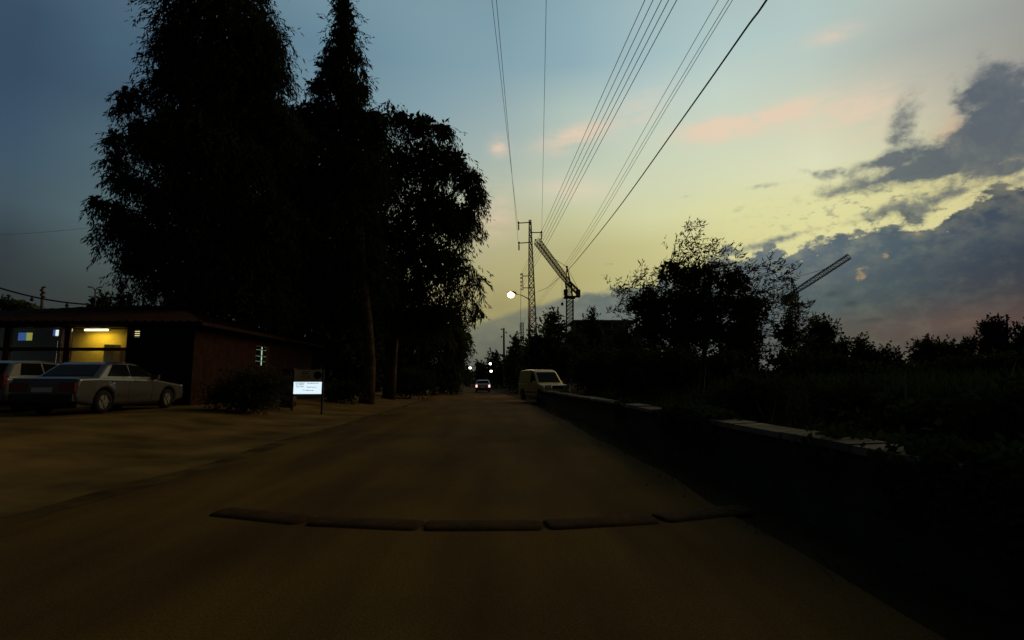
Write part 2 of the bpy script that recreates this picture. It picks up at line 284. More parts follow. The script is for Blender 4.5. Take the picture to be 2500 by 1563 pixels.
MT = dict(
 asphalt=asphalt(),
 dirt=mat('dry_earth', (.11, .070, .019), .95, .05, noise=.45, nscale=.8, bump=.5),
 soil=mat('dark_soil_and_weeds', (.018, .014, .008), .95, .03, noise=.5, nscale=.7, bump=.6),
 bank=mat('red_earth', (.026, .012, .006), .95, .03, noise=.5, nscale=.6, bump=.6),
 hill=mat('hill_scrub', (.035, .033, .02), .95, .02, noise=.4, nscale=.05),
 bark=mat('bark', (.06, .042, .026), .9, .1, noise=.5, nscale=3, bump=.6),
 rubber=mat('rubber', (.046, .025, .010), .9, .05, noise=.3, nscale=12, bump=.3),
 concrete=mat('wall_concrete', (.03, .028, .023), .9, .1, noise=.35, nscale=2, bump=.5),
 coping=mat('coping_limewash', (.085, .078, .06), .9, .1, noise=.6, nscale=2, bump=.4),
 gutter=mat('damp_gutter_earth', (.062, .040, .012), .95, .03, noise=.5, nscale=1.5),
 mossy=mat('mossy_coping', (.028, .026, .017), .9, .1, noise=.6, nscale=3, bump=.4),
 steel=mat('dark_galvanised_steel', (.035, .035, .035), .6, .3, metal=.3, noise=.2),
 yellowsteel=mat('crane_yellow_paint', (.10, .06, .02), .6, .3, noise=.3, nscale=1),
 wire=mat('black_cable', (.02, .02, .02), .7, .2),
 porcelain=mat('brown_porcelain', (.05, .03, .025), .4, .4),
 pole=mat('pole_concrete', (.14, .13, .12), .9, .1, noise=.2),
 brick=mat('red_brick_wall', (.026, .009, .006), .9, .1, noise=.4, nscale=3, bump=.5),
 tile=mat('red_clay_tiles', (.02, .008, .006), .85, .1, noise=.4, nscale=2, bump=.4),
 wood=mat('dark_wood', (.06, .035, .02), .8, .2, noise=.3, nscale=4),
 yellow=mat('yellow_wall_paint', (.72, .50, .04), .8, .2, noise=.1, nscale=1),
 white=mat('white_paint', (.7, .7, .66), .8, .2, noise=.1),
 slab=mat('cast_concrete', (.16, .15, .14), .9, .1, noise=.25, nscale=.4),
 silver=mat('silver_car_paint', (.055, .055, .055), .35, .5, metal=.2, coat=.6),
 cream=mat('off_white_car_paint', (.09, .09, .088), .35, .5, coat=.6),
 vanpaint=mat('van_paint_with_lamplight', (.62, .50, .14), .4, .5, coat=.4),  # yellow of the lamp light is mixed into the van's colour
 darkpaint=mat('dark_grey_car_paint', (.10, .10, .11), .35, .5, metal=.3, coat=.6),
 trim=mat('black_plastic_trim', (.02, .02, .02), .6, .3),
 tyre=mat('tyre_rubber', (.015, .015, .015), .9, .1),
 rim=mat('wheel_alloy', (.2, .2, .2), .4, .5, metal=.5),
 carglass=mat('dark_car_glass', (.004, .0045, .005), .1, .12),
 chrome=mat('chrome_strip', (.5, .5, .5), .25, .5, metal=.9),
 lampglass=mat('clear_lamp_glass', (.5, .5, .45), .2, .5),
 redlens=mat('red_lamp_lens', (.16, .008, .008), .25, .5),
 redlit=mat('lit_tail_lamp', (.3, .05, .05), .3, .5, emit=(1, .50, .52), estr=1.7),
 plate=mat('pale_number_plate', (.5, .5, .48), .5, .3),
 glass=glassmat('window_glass'),
 lamp=mat('glowing_lamp_bowl', (.9, .8, .6), .4, .3, emit=(1, .72, .36), estr=3),
 farlamp=mat('glowing_far_lamp', (.9, .9, .85), .4, .3, emit=(1, .93, .80), estr=8),
 tube=mat('fluorescent_tube', (.9, .9, .8), .4, .3, emit=(1, .92, .45), estr=4.5),
 screen=mat('blue_screen', (.02, .02, .03), .3, .3, emit=(.10, .25, .75), estr=.45),
 screen2=mat('green_screen', (.02, .02, .03), .3, .3, emit=(.55, .62, .12), estr=.6),
 coolwhite=mat('cool_lit_panel', (.8, .8, .8), .4, .3, emit=(.9, .95, 1), estr=1.2),
 reflect_glow=mat('dim_reflection_glow', (.6, .6, .5), .4, .3, emit=(.72, .75, .40), estr=.4),
 lattice=mat('lit_room_behind_window', (.5, .6, .5), .6, .2, emit=(.50, .68, .46), estr=.95),
 slit=mat('lit_louver_gap', (.8, .7, .4), .6, .2, emit=(1, .84, .42), estr=.8),
 signlit=mat('backlit_sign_face', (.8, .85, .9), .5, .2, emit=(.74, .90, 1), estr=1.0),
 signtan=mat('tan_sign_face', (.62, .46, .24), .7, .2, noise=.15, nscale=3),
 signink=mat('sign_ink', (.03, .035, .04), .7, .2),
 signbrown=mat('dark_brown_disc', (.03, .012, .008), .7, .2),
)
LF = dict(euc=leafmat('eucalyptus_leaf', (.030, .040, .018)), green=leafmat('green_leaf', (.030, .046, .016)), olive=leafmat('olive_leaf', (.045, .045, .020), .35),
          conifer=leafmat('conifer_needle', (.018, .026, .014), .05), dry=leafmat('dry_grass', (.10, .075, .030), .2))

# ------------------------------------------------------------------ ground, road
def xoff(y): return -2.8*(max(y, 0)/65)**2
def sm(a, b, v):
    t = min(1, max(0, (v-a)/(b-a))); return t*t*(3-2*t)
def H(x, y):
    r = x-xoff(min(y, 140))
    h = .42*sm(-5.2, -9.5, r)
    h += sm(4.4, 8.5, r)*.9 + sm(8, 40, r)*1.2*sm(0, 30, y)
    h += sm(-30, -75, x)*5*sm(15, 45, y)
    return h
def grid(name, xs, ys, fn, m, dz=0):
    V = np.array([(x, y, fn(x, y)+dz) for y in ys for x in xs]); nx = len(xs)
    Fq = np.array([(j*nx+i, j*nx+i+1, (j+1)*nx+i+1, (j+1)*nx+i) for j in range(len(ys)-1) for i in range(nx-1)])
    o = npmesh(name, V, Fq, m); o.data.shade_smooth(); o['kind'] = 'structure'; return o
xs = sorted(set(list(np.arange(-30, 30.1, .5))+list(np.linspace(-2500, -30, 40))+list(np.linspace(30, 2500, 40))))
ys = sorted(set(list(np.arange(-20, 120.1, 1.0))+list(np.linspace(-600, -20, 14))+list(np.linspace(120, 3500, 50))))
grid('ground', xs, ys, H, MT['soil'], -.012)
ry = list(np.arange(-20, 200, .8))
def strip(name, xa, xb, nx, m, dz, y0=-20, y1=200, wob=0):
    ysl = np.arange(y0, y1, .8); V = []; P = [0, .3, 1.1]
    for y in ysl:
        wa = wob*(math.sin(y*.9)+.6*math.sin(y*2.3+1)); wb = wob*(math.sin(y*.7+2)+.7*math.sin(y*1.9))
        for i in range(nx+1):
            r = xa+wa+(xb+wb-xa-wa)*i/nx; x = r+xoff(min(y, 140)); V.append((x, y, H(x, y)+dz))
    n = nx+1
    Fq = np.array([(j*n+i, j*n+i+1, (j+1)*n+i+1, (j+1)*n+i) for j in range(len(ysl)-1) for i in range(nx)])
    o = npmesh(name, np.array(V), Fq, m); o.data.shade_smooth(); o['kind'] = 'structure'; return o
strip('road', -4.4, 2.3, 10, MT['asphalt'], .012, wob=.05)
strip('gutter', -4.66, -4.32, 2, MT['gutter'], .016, wob=.08)
strip('forecourt', -30, -4.2, 52, MT['dirt'], .004, -20, 27, wob=.12)
strip('roadside_verge', -9, -4.2, 8, MT['dirt'], .003, 26.2, 120, wob=.15)
strip('earth_bank', 4.2, 60, 80, MT['bank'], .006, -2, 70, wob=.3)

# far hills
def ridge(name, pts, m, thick=60):
    V = []; Fq = []
    n = 60; X = np.linspace(pts[0][0], pts[-1][0], n); Z = np.interp(X, [p[0] for p in pts], [p[2] for p in pts]); Y = np.interp(X, [p[0] for p in pts], [p[1] for p in pts])
    prof = [(-1, 0), (-.5, .62), (-.2, .92), (0, 1), (.3, .9), (1, 0)]
    for i in range(n):
        for k, h in prof: V.append((X[i], Y[i]+k*thick, -1+(Z[i]+1)*h*(1+.03*math.sin(i*1.7)+.02*math.sin(i*4.1))))
    p = len(prof)
    for i in range(n-1):
        for k in range(p-1): Fq.append((i*p+k, (i+1)*p+k, (i+1)*p+k+1, i*p+k+1))
    o = npmesh(name, np.array(V), np.array(Fq), m); o.data.shade_smooth(); o['kind'] = 'structure'; return o
a_ = [at(-500, 700, 110), at(-160, 720, 110), at(0, 730, 110), at(60, 740, 110), at(95, 756, 110), at(180, 760, 110), at(330, 760, 110), at(600, 800, 110), at(900, 880, 110)]
ridge('hill', a_, MT['hill'], 40)
ridge('distant_hills', [Vector((-900, 700, 30)), Vector((-300, 700, 26)), at(1000, 915, 700), at(1150, 905, 700), at(1250, 912, 700), at(1600, 900, 700), at(2000, 905, 700), Vector((900, 700, 20))], MT['hill'], 150)

# ------------------------------------------------------------------ foliage
def leaves(P, D, L, W):
    """diamond leaves: base points P, directions D"""
    n = len(P); D = D/np.linalg.norm(D, axis=1, keepdims=True)
    S = np.cross(D, rng.normal(size=(n, 3))); S /= np.linalg.norm(S, axis=1, keepdims=True)+1e-9
    Lr = L*rng.uniform(.65, 1.3, (n, 1)); Wr = W*rng.uniform(.7, 1.3, (n, 1))
    V = np.stack([P, P+D*Lr*.45+S*Wr*.5, P+D*Lr, P+D*Lr*.45-S*Wr*.5], 1).reshape(-1, 3)
    return V
def quads(V): return np.arange(len(V), dtype=np.int32).reshape(-1, 4)
def sph(n):
    v = rng.normal(size=(n, 3)); return v/np.linalg.norm(v, axis=1, keepdims=True)
def lobe_leaves(c, r, mode, L, W, lai=3.0, spray=14, core=True, slen=1.0):
    c = np.array(c); r = np.array(r); area = math.pi*r[0]*r[2]; out = []
    n = max(3, int(lai*area/(L*W*.5)/spray))
    d = sph(n); rad = rng.uniform(.25, 1, (n, 1))**.5
    rad *= 1+.10*np.sin(d[:, :1]*5+c[0])*np.cos(d[:, 2:]*6+c[2])
    p0 = c+d*r*rad*.92
    if mode == 'droop': ax = d*np.array([.55, .55, .2])+np.array([0, 0, -.75])
    elif mode == 'wind': ax = d*.5+np.array([.75, 0, .35])
    elif mode == 'up': ax = d*np.array([.5, .5, .3])+np.array([0, 0, .8])
    else: ax = d+np.array([0, 0, .25])
    ax = ax+rng.normal(size=(n, 3))*.28; ax /= np.linalg.norm(ax, axis=1, keepdims=True)
    sl = slen*rng.uniform(.5, 1.2, (n, 1))
    t = np.linspace(0, 1, spray)[None, :, None]
    P = p0[:, None]+ax[:, None]*(t*sl[:, None])
    if mode == 'droop': P[..., 2] -= (t[..., 0]**2)*sl*.25
    P = P+rng.normal(size=P.shape)*.05*slen
    k = .5 if mode != 'round' else .9
    Dd = ax[:, None]*.8+rng.normal(size=P.shape)*k
    if mode == 'droop': Dd = Dd+np.array([0, 0, -.6])
    out.append(leaves(P.reshape(-1, 3), Dd.reshape(-1, 3), L, W))
    if core:
        cl_ = L*core; m = int(3.0*area/(cl_*cl_*.3)); d = sph(m)*rng.uniform(0, 1, (m, 1))**.4
        out.append(leaves(c+d*r*.76, sph(m), cl_, cl_*.6))
    return np.concatenate(out)
def tree(name, label, cat, base, lobes, Y, mode='droop', L=.38, W=.085, lai=3.2, slen=1.1, leaf='euc', tr=.3, group=None, limbs=True, top=None, spray=14, depth=1.0, limbr=.35, core_=1.25):
    """lobes: (px, py, rx, ry[, dY, lai factor, core]) in photograph pixels, turned into metres at distance Y"""
    base = Vector(base); o = empty(name, base, label, cat, group); VV = []; cs = []
    for lb in lobes:
        px, py, rx, ryy = lb[:4]; dy = lb[4] if len(lb) > 4 else random.uniform(-1, 1)*rx/F*Y*.3; lf = lb[5] if len(lb) > 5 else 1; core = lb[6] if len(lb) > 6 else core_
        c = at(px, py, Y+dy)-base; k = (Y+dy)/F; r = (rx*k, max(.6*rx*k, min(rx, ryy*1.3)*k)*depth, ryy*k); cs.append((c, r))
        VV.append(lobe_leaves(c, r, mode, L, W, lai*lf, spray, core, min(slen, 1.2*min(r[0], r[2])+.12)))
    V = np.concatenate(VV); npmesh('crown', V, quads(V), LF[leaf], o)
    zt = max(c.z for c, r in cs)*.8 if top is None else top
    tx = sum(c.x for c, r in cs)/len(cs); ty = sum(c.y for c, r in cs)/len(cs)
    def trunkp(z):
        f = max(0, min(1, z/zt)); return Vector((tx*f*f+.15*math.sin(z*.6), ty*f*f+.15*math.cos(z*.5), z))
    zs = np.linspace(-.3, zt, 9)
    mb = MB(); mb.tube([trunkp(z) if z > 0 else Vector((0, 0, z)) for z in zs], [tr*(1.35 if i == 0 else 1-.085*i) for i in range(9)], 9)
    mb.build('trunk', MT['bark'], o, True)
    if limbs:
        lm = MB(); any_ = False
        for c, r in cs:
            z0 = max(.25*zt, min(zt*.95, c.z*.72)); a = trunkp(z0); b = c; d = b-a
            if d.length < .6: continue
            mid = a+d*.5+Vector((0, 0, d.length*.08)); rr = max(.02, tr*limbr*min(1, r[0]))
            lm.tube([a, mid, b, b+d.normalized()*r[0]*.5], [rr, rr*.7, rr*.4, rr*.15], 5); any_ = True
        if any_: lm.build('limbs', MT['bark'], o, True)
    return o
def gz(x, y): return Vector((x, y, H(x, y)))

G_EUC = 'eucalyptus trees left of the road'
tree('eucalyptus_tree', 'tallest eucalyptus with weeping branches, rising behind the red roofed house', 'tree', gz(-12.9, 27.5), [
 (540,-90,130,120),(540,60,165,150),(545,230,165,140),(520,400,185,140),(500,540,180,120),(570,640,160,110),(440,120,65,70),(640,110,66,80),(668,175,44,55),(625,300,95,110),(690,320,60,80),
 (400,200,45,45),(330,232,40,20),(306,262,22,28),(430,330,80,90),(345,330,34,60,0,.7),(282,340,24,28,0,.8),(284,398,24,36,0,.7),(325,450,45,30),(300,438,28,22),(242,496,24,26),(290,520,30,40,0,.6),(250,575,20,50,0,.5,False),(315,560,45,55),
 (335,640,40,50,0,.7),(370,600,60,60),(352,705,26,34,0,.6,False),(420,680,65,50),(560,725,160,52),(470,740,60,40),(660,560,90,120),(660,720,70,60)], 27, tr=.55, lai=4.2, L=.30, W=.06, group=G_EUC)
tree('eucalyptus_tree', 'narrow pointed eucalyptus spire between the two broad crowns', 'tree', gz(-7.2, 29), [
 (842,20,26,50),(840,80,38,44,0,.8),(812,105,22,34,0,.6,False),(868,100,24,36,0,.6,False),(815,150,28,44,0,.7),(846,130,36,44,0,.8),(872,170,24,40,0,.6,False),(838,205,66,44),(795,165,24,30,0,.7),(885,150,20,30,0,.6,False),(780,215,30,34,0,.7),(862,225,40,34),(885,197,22,20,0,.6,False),(745,285,40,44),(790,285,60,50),(850,285,66,50),(910,300,40,44),(800,400,125,110),(820,560,140,120),(880,440,90,110),(860,660,110,110),(700,420,60,110),(720,620,80,120),(730,300,40,60),(740,480,70,110),(900,330,50,60),(800,700,120,80)], 31, tr=.34, lai=4.0, L=.32, W=.065, group=G_EUC)
tree('eucalyptus_tree', 'broad weeping eucalyptus with ragged crown hanging out over the road', 'tree', gz(-7.6, 36.5), [
 (941,268,13,34,0,.6,False),(975,292,36,32),(1028,308,50,36),(1082,322,30,34),(1040,400,86,66),(1108,395,38,42),(1142,440,40,44),(1162,482,26,42),(1050,520,100,76),(1120,540,50,56),
 (1170,555,14,30,0,.6,False),(1060,640,76,76),(1128,618,36,40,0,.6,False),(1130,670,44,36,0,.6,False),(1160,690,22,40,0,.6,False),(1128,735,44,40,0,.6,False),(1164,752,14,24,0,.8,False),(1080,740,60,50,0,.8,False),(930,420,90,100),(930,600,110,110),(970,730,100,60),(1030,780,70,40)], 35, tr=.38, lai=3.8, L=.36, W=.075, group=G_EUC)
tree('eucalyptus_tree', 'dark eucalyptus lower down behind the weeping crown at the left kerb', 'tree', gz(-9.5, 54), [
 (1080,800,66,70),(1118,850,32,70),(1100,900,40,50),(1010,830,90,90),(1130,830,20,36),(920,800,110,90),(930,900,110,60),(1030,910,70,50)], 52, tr=.35, lai=3.2, L=.5, W=.11, group=G_EUC)
tree('leafy_tree', 'dark bushy tree behind the sign at the end of the house', 'tree', gz(-16.5, 46), [
 (740,830,90,110),(840,840,90,110),(690,760,90,80),(800,760,100,80),(880,900,60,70)], 45, mode='round', tr=.25, lai=3, L=.4, W=.2, slen=.5, leaf='green')
def bush(label, px, py_top, Y, wpx, name='bush', leaf='green', mode='round', L=.16, W=.09, lai=3.2, base=None, group=None, shape=None, lobes=None, tr=.06):
    c = at(px, 931, Y); b = gz(c.x, Y); b.z = base if base is not None else b.z; pyb = 931+(CAMZ-b.z)*F/Y; h = pyb-py_top
    if lobes is None:
        if shape == 'cone':
            n = 7; lobes = [(px+random.uniform(-.05, .05)*wpx, pyb-h*(i+.6)/n, wpx*.5*(1-(i/n)**1.3)+wpx*.07, h/n*.85) for i in range(n)]
        elif shape == 'column':
            n = 6; lobes = [(px, pyb-h*(i+.6)/n, wpx*.5*(1 if i < n-2 else .78 if i == n-2 else .5), h/n*.9) for i in range(n)]
        else:
            lobes = [(px, pyb-h*.45, wpx*.42, h*.45)]+[(px+random.uniform(-.33, .33)*wpx, pyb-h*random.uniform(.3, .8), wpx*random.uniform(.16, .26), h*random.uniform(.14, .22)) for _ in range(6)]+[(px+random.uniform(-.1, .1)*wpx, py_top+h*.16, wpx*.16, h*.14)]
    cat = {'bush': 'bush', 'cypress_tree': 'tree', 'conifer_tree': 'tree', 'leafy_tree': 'tree', 'shrub': 'bush', 'distant_tree': 'tree'}.get(name, 'tree')
    return tree(name, label, cat, b, lobes, Y, mode=mode, L=L, W=W, lai=lai, slen=.3+.01*Y, leaf=leaf, tr=tr, limbs=False, group=group, spray=8)
# left foreground shrubs by the house and kerb
bush('low ragged shrub at the corner of the forecourt before the house', 600, 905, 17.5, 190, leaf='olive', L=.14, W=.05)
bush('small shrub just left of the lit sign board', 640, 935, 19.5, 70, leaf='green', L=.12, W=.05)
bush('weedy bush in front of the trunks beyond the sign', 840, 935, 27, 90, leaf='green', L=.16, W=.07)
bush('shrub at the foot of the weeping tree beside the road', 1000, 905, 40, 90, L=.2)
bush('low hedge clump where the left kerb narrows', 1092, 905, 58, 70, L=.25, W=.14)
# right side
wt = [(1690,575,30,32,0,.5,False),(1670,620,50,40,0,.6,False),(1720,625,46,36,0,.55,False),(1640,665,46,36,0,.9),(1700,680,70,45),(1765,640,40,34,0,.6,False),(1790,690,56,44,0,.8),(1850,680,40,36,0,.5,False),(1885,660,30,40,0,.45,False),(1910,700,28,44,0,.5,False),
      (1580,690,50,36,0,.5,False),(1540,715,40,30,0,.6,False),(1500,705,26,22,0,.5,False),(1505,760,30,26,0,.5,False),(1515,740,26,34,0,.5,False),(1580,745,60,40,0,.7),(1660,740,80,50),(1740,750,80,50),(1830,750,70,46,0,.9),(1900,760,46,40,0,.6,False),(1925,815,40,50,0,.8),(1950,780,40,30,0,.8,False),(1965,760,20,14,0,.4,False),(1700,810,90,50),(1800,820,80,50,0,.9),(1870,810,40,40,0,.5,False),(1600,800,70,50)]
tree('willowy_tree', 'feathery windblown tree with thin leaves standing alone right of the low wall', 'tree', gz(6.2, 16.5), wt, 16.5, mode='wind', L=.17, W=.036, lai=1.7, slen=.45, leaf='olive', tr=.10, spray=10, limbr=.2, core_=1.0)
BL = [
 ('cypress_tree', 'slim cypress seen through the left edge of the windblown tree', 1590, 712, 26, 70, 'cone', 'conifer'),
 ('cypress_tree', 'broader cypress directly behind the windblown tree', 1668, 715, 27, 90, 'cone', 'conifer'),
 ('cypress_tree', 'squat dark cypress behind the right half of the windblown tree', 1815, 760, 25, 120, 'cone', 'conifer'),
 ('conifer_tree', 'dense twin topped conifer just right of the second crane', 1995, 776, 30, 90, None, 'conifer'),
 ('bush', 'rounded dark bush right beside the twin topped conifer', 2055, 826, 28, 70, None, 'green'),
 ('shrub', 'spiky topped shrub in the right tree line below the crane jib', 2100, 818, 27, 62, None, 'green'),
 ('bush', 'low ragged bush at the dip of the right tree line', 2160, 850, 26, 90, None, 'green'),
 ('bush', 'lowest bush in the gap of the right tree line', 2215, 884, 26, 60, None, 'green'),
 ('leafy_tree', 'small tree with a leaning leafy tip right of the gap', 2262, 822, 27, 70, None, 'green'),
 ('bush', 'smooth dome shaped bush between the leaning tip and the tall conifer', 2318, 838, 27, 100, None, 'green'),
 ('shrub', 'thin upright shrub left of the tall conifer at the right edge', 2360, 828, 27, 40, None, 'green'),
 ('conifer_tree', 'tall bulky conifer near the right edge of the view', 2425, 782, 27, 84, None, 'conifer'),
 ('leafy_tree', 'dark tree cut off by the right edge of the view', 2500, 792, 26, 70, None, 'conifer'),
 ('bush', 'dark bush between the van and the windblown tree', 1470, 850, 30, 150, None, 'green'),
 ('bush', 'tall bush behind the van on the road side', 1345, 840, 42, 130, None, 'green'),
 ('leafy_tree', 'round topped tree at the foot of the pylon', 1352, 756, 43, 86, None, 'green'),
 ('leafy_tree', 'bushy tree whose top stands in front of the pylon legs', 1306, 806, 42, 64, None, 'green'),
 ('leafy_tree', 'small sparse tree left of the pylon beside the far lattice pole', 1265, 818, 60, 44, None, 'green'),
 ('leafy_tree', 'round crown standing before the unfinished building', 1443, 746, 70, 50, None, 'green'),
 ('leafy_tree', 'wide dark tree filling the ground below the first crane', 1400, 800, 60, 90, None, 'green'),
 ('leafy_tree', 'low dark tree right of the unfinished building', 1520, 790, 46, 110, None, 'green'),
]
for i, (nm, lab, px, py, Y, w, shp, lf) in enumerate(BL):
    far = Y > 40
    bush(lab, px, py, Y, w, nm, lf, 'up' if lf == 'conifer' else 'round', L=(.34 if far else .2), W=(.17 if far else .08 if lf == 'conifer' else .1), shape=shp, tr=.1)
for px, w, top, Y, lab in ((2235, 130, 895, 22, 'dark hedge bush filling the gap of the right tree line'), (2330, 150, 880, 21, 'dark hedge bush below the dome shaped bush'), (2430, 150, 872, 20.5, 'dark hedge bush below the tall conifer at right'),
  (2120, 120, 885, 22, 'dark hedge bush below the spiky topped shrub'), (2030, 130, 868, 22, 'dark hedge bush below the twin topped conifer'), (1940, 140, 862, 22, 'dark hedge bush at the foot of the second crane'),
  (1760, 170, 850, 21, 'dark hedge bush behind the trunk of the windblown tree'), (1640, 170, 850, 22, 'dark hedge bush left of the windblown trunk'), (1550, 140, 855, 24, 'dark hedge bush between the van and the windblown tree, nearer the tree'), (2510, 110, 860, 20, 'dark hedge bush cut by the right edge of the view')):
    bush(lab, px, top, Y, w, 'hedge_bush', 'green', group='hedge bushes below the right tree line', L=.18, W=.1)
for px, w, top, Y, lab in ((2290, 330, 985, 7.2, 'sprawling bush added to darken the near right end of the low wall'), (2480, 300, 960, 6.2, 'bush added to darken the right edge of the view behind the low wall'), (1835, 240, 925, 12, 'low dark bush behind the middle of the low wall'), (2090, 240, 945, 9.5, 'low dark bush behind the wall left of the sprawling bush')):  # the two nearest bushes are added to blacken the lower right corner
    bush(lab, px, top, Y, w, 'bush', 'green', L=.1, W=.06, lai=3.6)
for x, y, h, lab in ((12.2, 6.6, 7.5, 'unseen tree added for shade just past the right edge of the view'), (9.4, 2.6, 8, 'unseen tree added for shade level with the camera on the right bank'), (8.6, -1.4, 8, 'unseen tree added for shade behind the camera on the right bank')):  # unseen trees, added to throw shade on the near road
    b_ = gz(x, y); o = empty('leafy_tree', b_, lab, 'tree'); VV = [lobe_leaves((random.uniform(-.7, .7), random.uniform(-.9, .9), h*f), (1.9*k_, 2.1*k_, h*.2), 'round', .26, .14, 2.6, 8, 1.2, .5) for f, k_ in ((.25, .9), (.42, 1.1), (.58, 1.1), (.75, .9), (.88, .55))]
    V = np.concatenate(VV); npmesh('crown', V, quads(V), LF['green'], o); MB().tube([(0, 0, -.3), (.1, 0, h*.4), (0, .1, h*.8)], [.2, .15, .06], 8).build('trunk', MT['bark'], o, True)
# distance down the road
DT = [('round treetop at the far bend right of the car ahead', 1205, 858, 110, 46), ('low treetop above the car ahead', 1172, 884, 125, 36), ('dark tree beside the far concrete pole', 1240, 868, 100, 40),
      ('low tree at the far left of the road end', 1140, 900, 130, 30), ('dark roadside tree between the far lamps and the van', 1255, 850, 75, 50), ('squat roadside tree just behind the van', 1285, 850, 65, 60), ('dark tree far right of the road end', 1225, 890, 90, 40)]
for lab, px, py, Y, w in DT: bush(lab, px, py, Y, w, 'distant_tree', 'green', L=.6, W=.35, tr=.2)
# left background
bush('wide round tree on the hill behind the twin armed lamp', 257, 712, 70, 62, 'distant_tree', 'green', base=6, L=.5, W=.25)
bush('slim pointed cypress on the hill above the house roof', 294, 704, 72, 18, 'cypress_tree', 'conifer', 'up', base=6, shape='column', L=.4, W=.2)
bush('short cypress right of the slim one above the house roof', 313, 722, 72, 16, 'cypress_tree', 'conifer', 'up', base=6, shape='column', L=.4, W=.2)
bush('small tree on the hill at the left edge of the view', 12, 724, 75, 40, 'distant_tree', 'green', base=6, L=.5, W=.25)
bush('low scrubby tree on the hill right of the edge tree', 48, 738, 75, 60, 'distant_tree', 'green', base=6, L=.5, W=.25)

# ------------------------------------------------------------------ low wall on the right
wall = empty('roadside_wall', gz(2.9, 2), 'low dark concrete wall along the right edge of the road', 'wall')
wy = np.arange(-6, 33.01, 1.5); mbw = MB()
def wx(y): return 2.9+xoff(y)*1.0
for y0, y1 in zip(wy[:-1], wy[1:]):
    def sec(y):
        x = wx(y); return [(x, y, -.1), (x+.03, y, .72), (x+.25, y, .72), (x+.28, y, -.1)]
    a, b = sec(y0), sec(y1); mbw.add([Vector(p)-wall.location for p in a+b], [(0, 1, 5, 4), (1, 2, 6, 5), (2, 3, 7, 6), (0, 3, 2, 1), (4, 5, 6, 7)])
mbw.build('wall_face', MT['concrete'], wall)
k = 0
for y in np.arange(-5.5, 32.3, 1.1):
    k += 1
    if 7.1 < y < 8.9: continue       # stones missing or broken away
    o = MB(); x0, x1 = wx(y), wx(y+1.06); h = .80+random.uniform(-.008, .008); j = random.uniform(-.015, .015)
    P = [(x0-.04+j, y, .722), (x0+.31+j, y, .722), (x1+.31+j, y+1.06, .722), (x1-.04+j, y+1.06, .722), (x0-.03+j, y+.01, h-.015), (x0+.30+j, y+.01, h), (x1+.30+j, y+1.05, h), (x1-.03+j, y+1.05, h-.015)]
    o.add([Vector(p)-wall.location for p in P], [(0, 3, 2, 1), (4, 5, 6, 7), (0, 1, 5, 4), (1, 2, 6, 5), (2, 3, 7, 6), (3, 0, 4, 7)])
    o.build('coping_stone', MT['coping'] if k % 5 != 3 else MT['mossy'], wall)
# weeds on and behind the wall
def weeds(name, label, pts, L=.5, W=.02, n=26, leaf='dry', spread=.18):
    V = []
    for p in pts:
        P = np.array(p)+rng.normal(size=(n, 3))*np.array([spread, spread, .02]); D = np.array([0, 0, 1])+rng.normal(size=(n, 3))*.35
        V.append(leaves(P, D, L*random.uniform(.6, 1.3), W))
    V = np.concatenate(V); o = npmesh(name, V, quads(V), LF[leaf]); o['kind'] = 'stuff'; o['label'] = label; o['category'] = 'grass'; return o
pw = []
for y in np.arange(3, 40, .33):
    for q in range(3):
        r = random.uniform(3.5, 6.5); x = r+xoff(y); pw.append((x, y, H(x, y)))
weeds('weeds', 'dry weeds growing on the bank behind the low wall', pw, L=.45, leaf='dry')
pw = []
for y in np.arange(3, 32, .4):
    x = 2.55+xoff(y)+random.uniform(-.2, .2); pw.append((x, y, 0))
weeds('verge_grass', 'dark grass between the road edge and the low wall', pw, L=.16, W=.012, n=16, leaf='green')
pw = []
for q in range(2600):
    r = random.uniform(5, 34); y = random.uniform(4, 34); x = r+xoff(y); pw.append((x, y, H(x, y)))
weeds('scrub', 'dark knee high scrub covering the field behind the low wall', pw, L=.55, W=.035, n=22, leaf='green', spread=.3)
V = []
for ya, yb, n in ((7.2, 9.3, 1700), (0.5, 4.0, 3000), (12.3, 12.7, 250), (4.75, 5.0, 120)):
    yy = rng.uniform(ya, yb, n); yy = yy+rng.normal(size=n)*.15; drop = np.abs(rng.normal(size=n))*.22
    X = np.array([wx(q) for q in yy])+np.where(rng.uniform(size=n) < .5, -.05, rng.uniform(0, .35, n)); Z = np.where(X < np.array([wx(q) for q in yy]), .80-drop, .80+np.abs(rng.normal(size=n))*.05)
    V.append(leaves(np.stack([X, yy, Z], 1), rng.normal(size=(n, 3))+np.array([-.6, 0, -.3]), .09, .06))
V = np.concatenate(V); o = npmesh('creeper', V, quads(V), LF['green']); o['kind'] = 'stuff'; o['label'] = 'dark creeper hanging over the bare gaps of the low wall'; o['category'] = 'creeper'
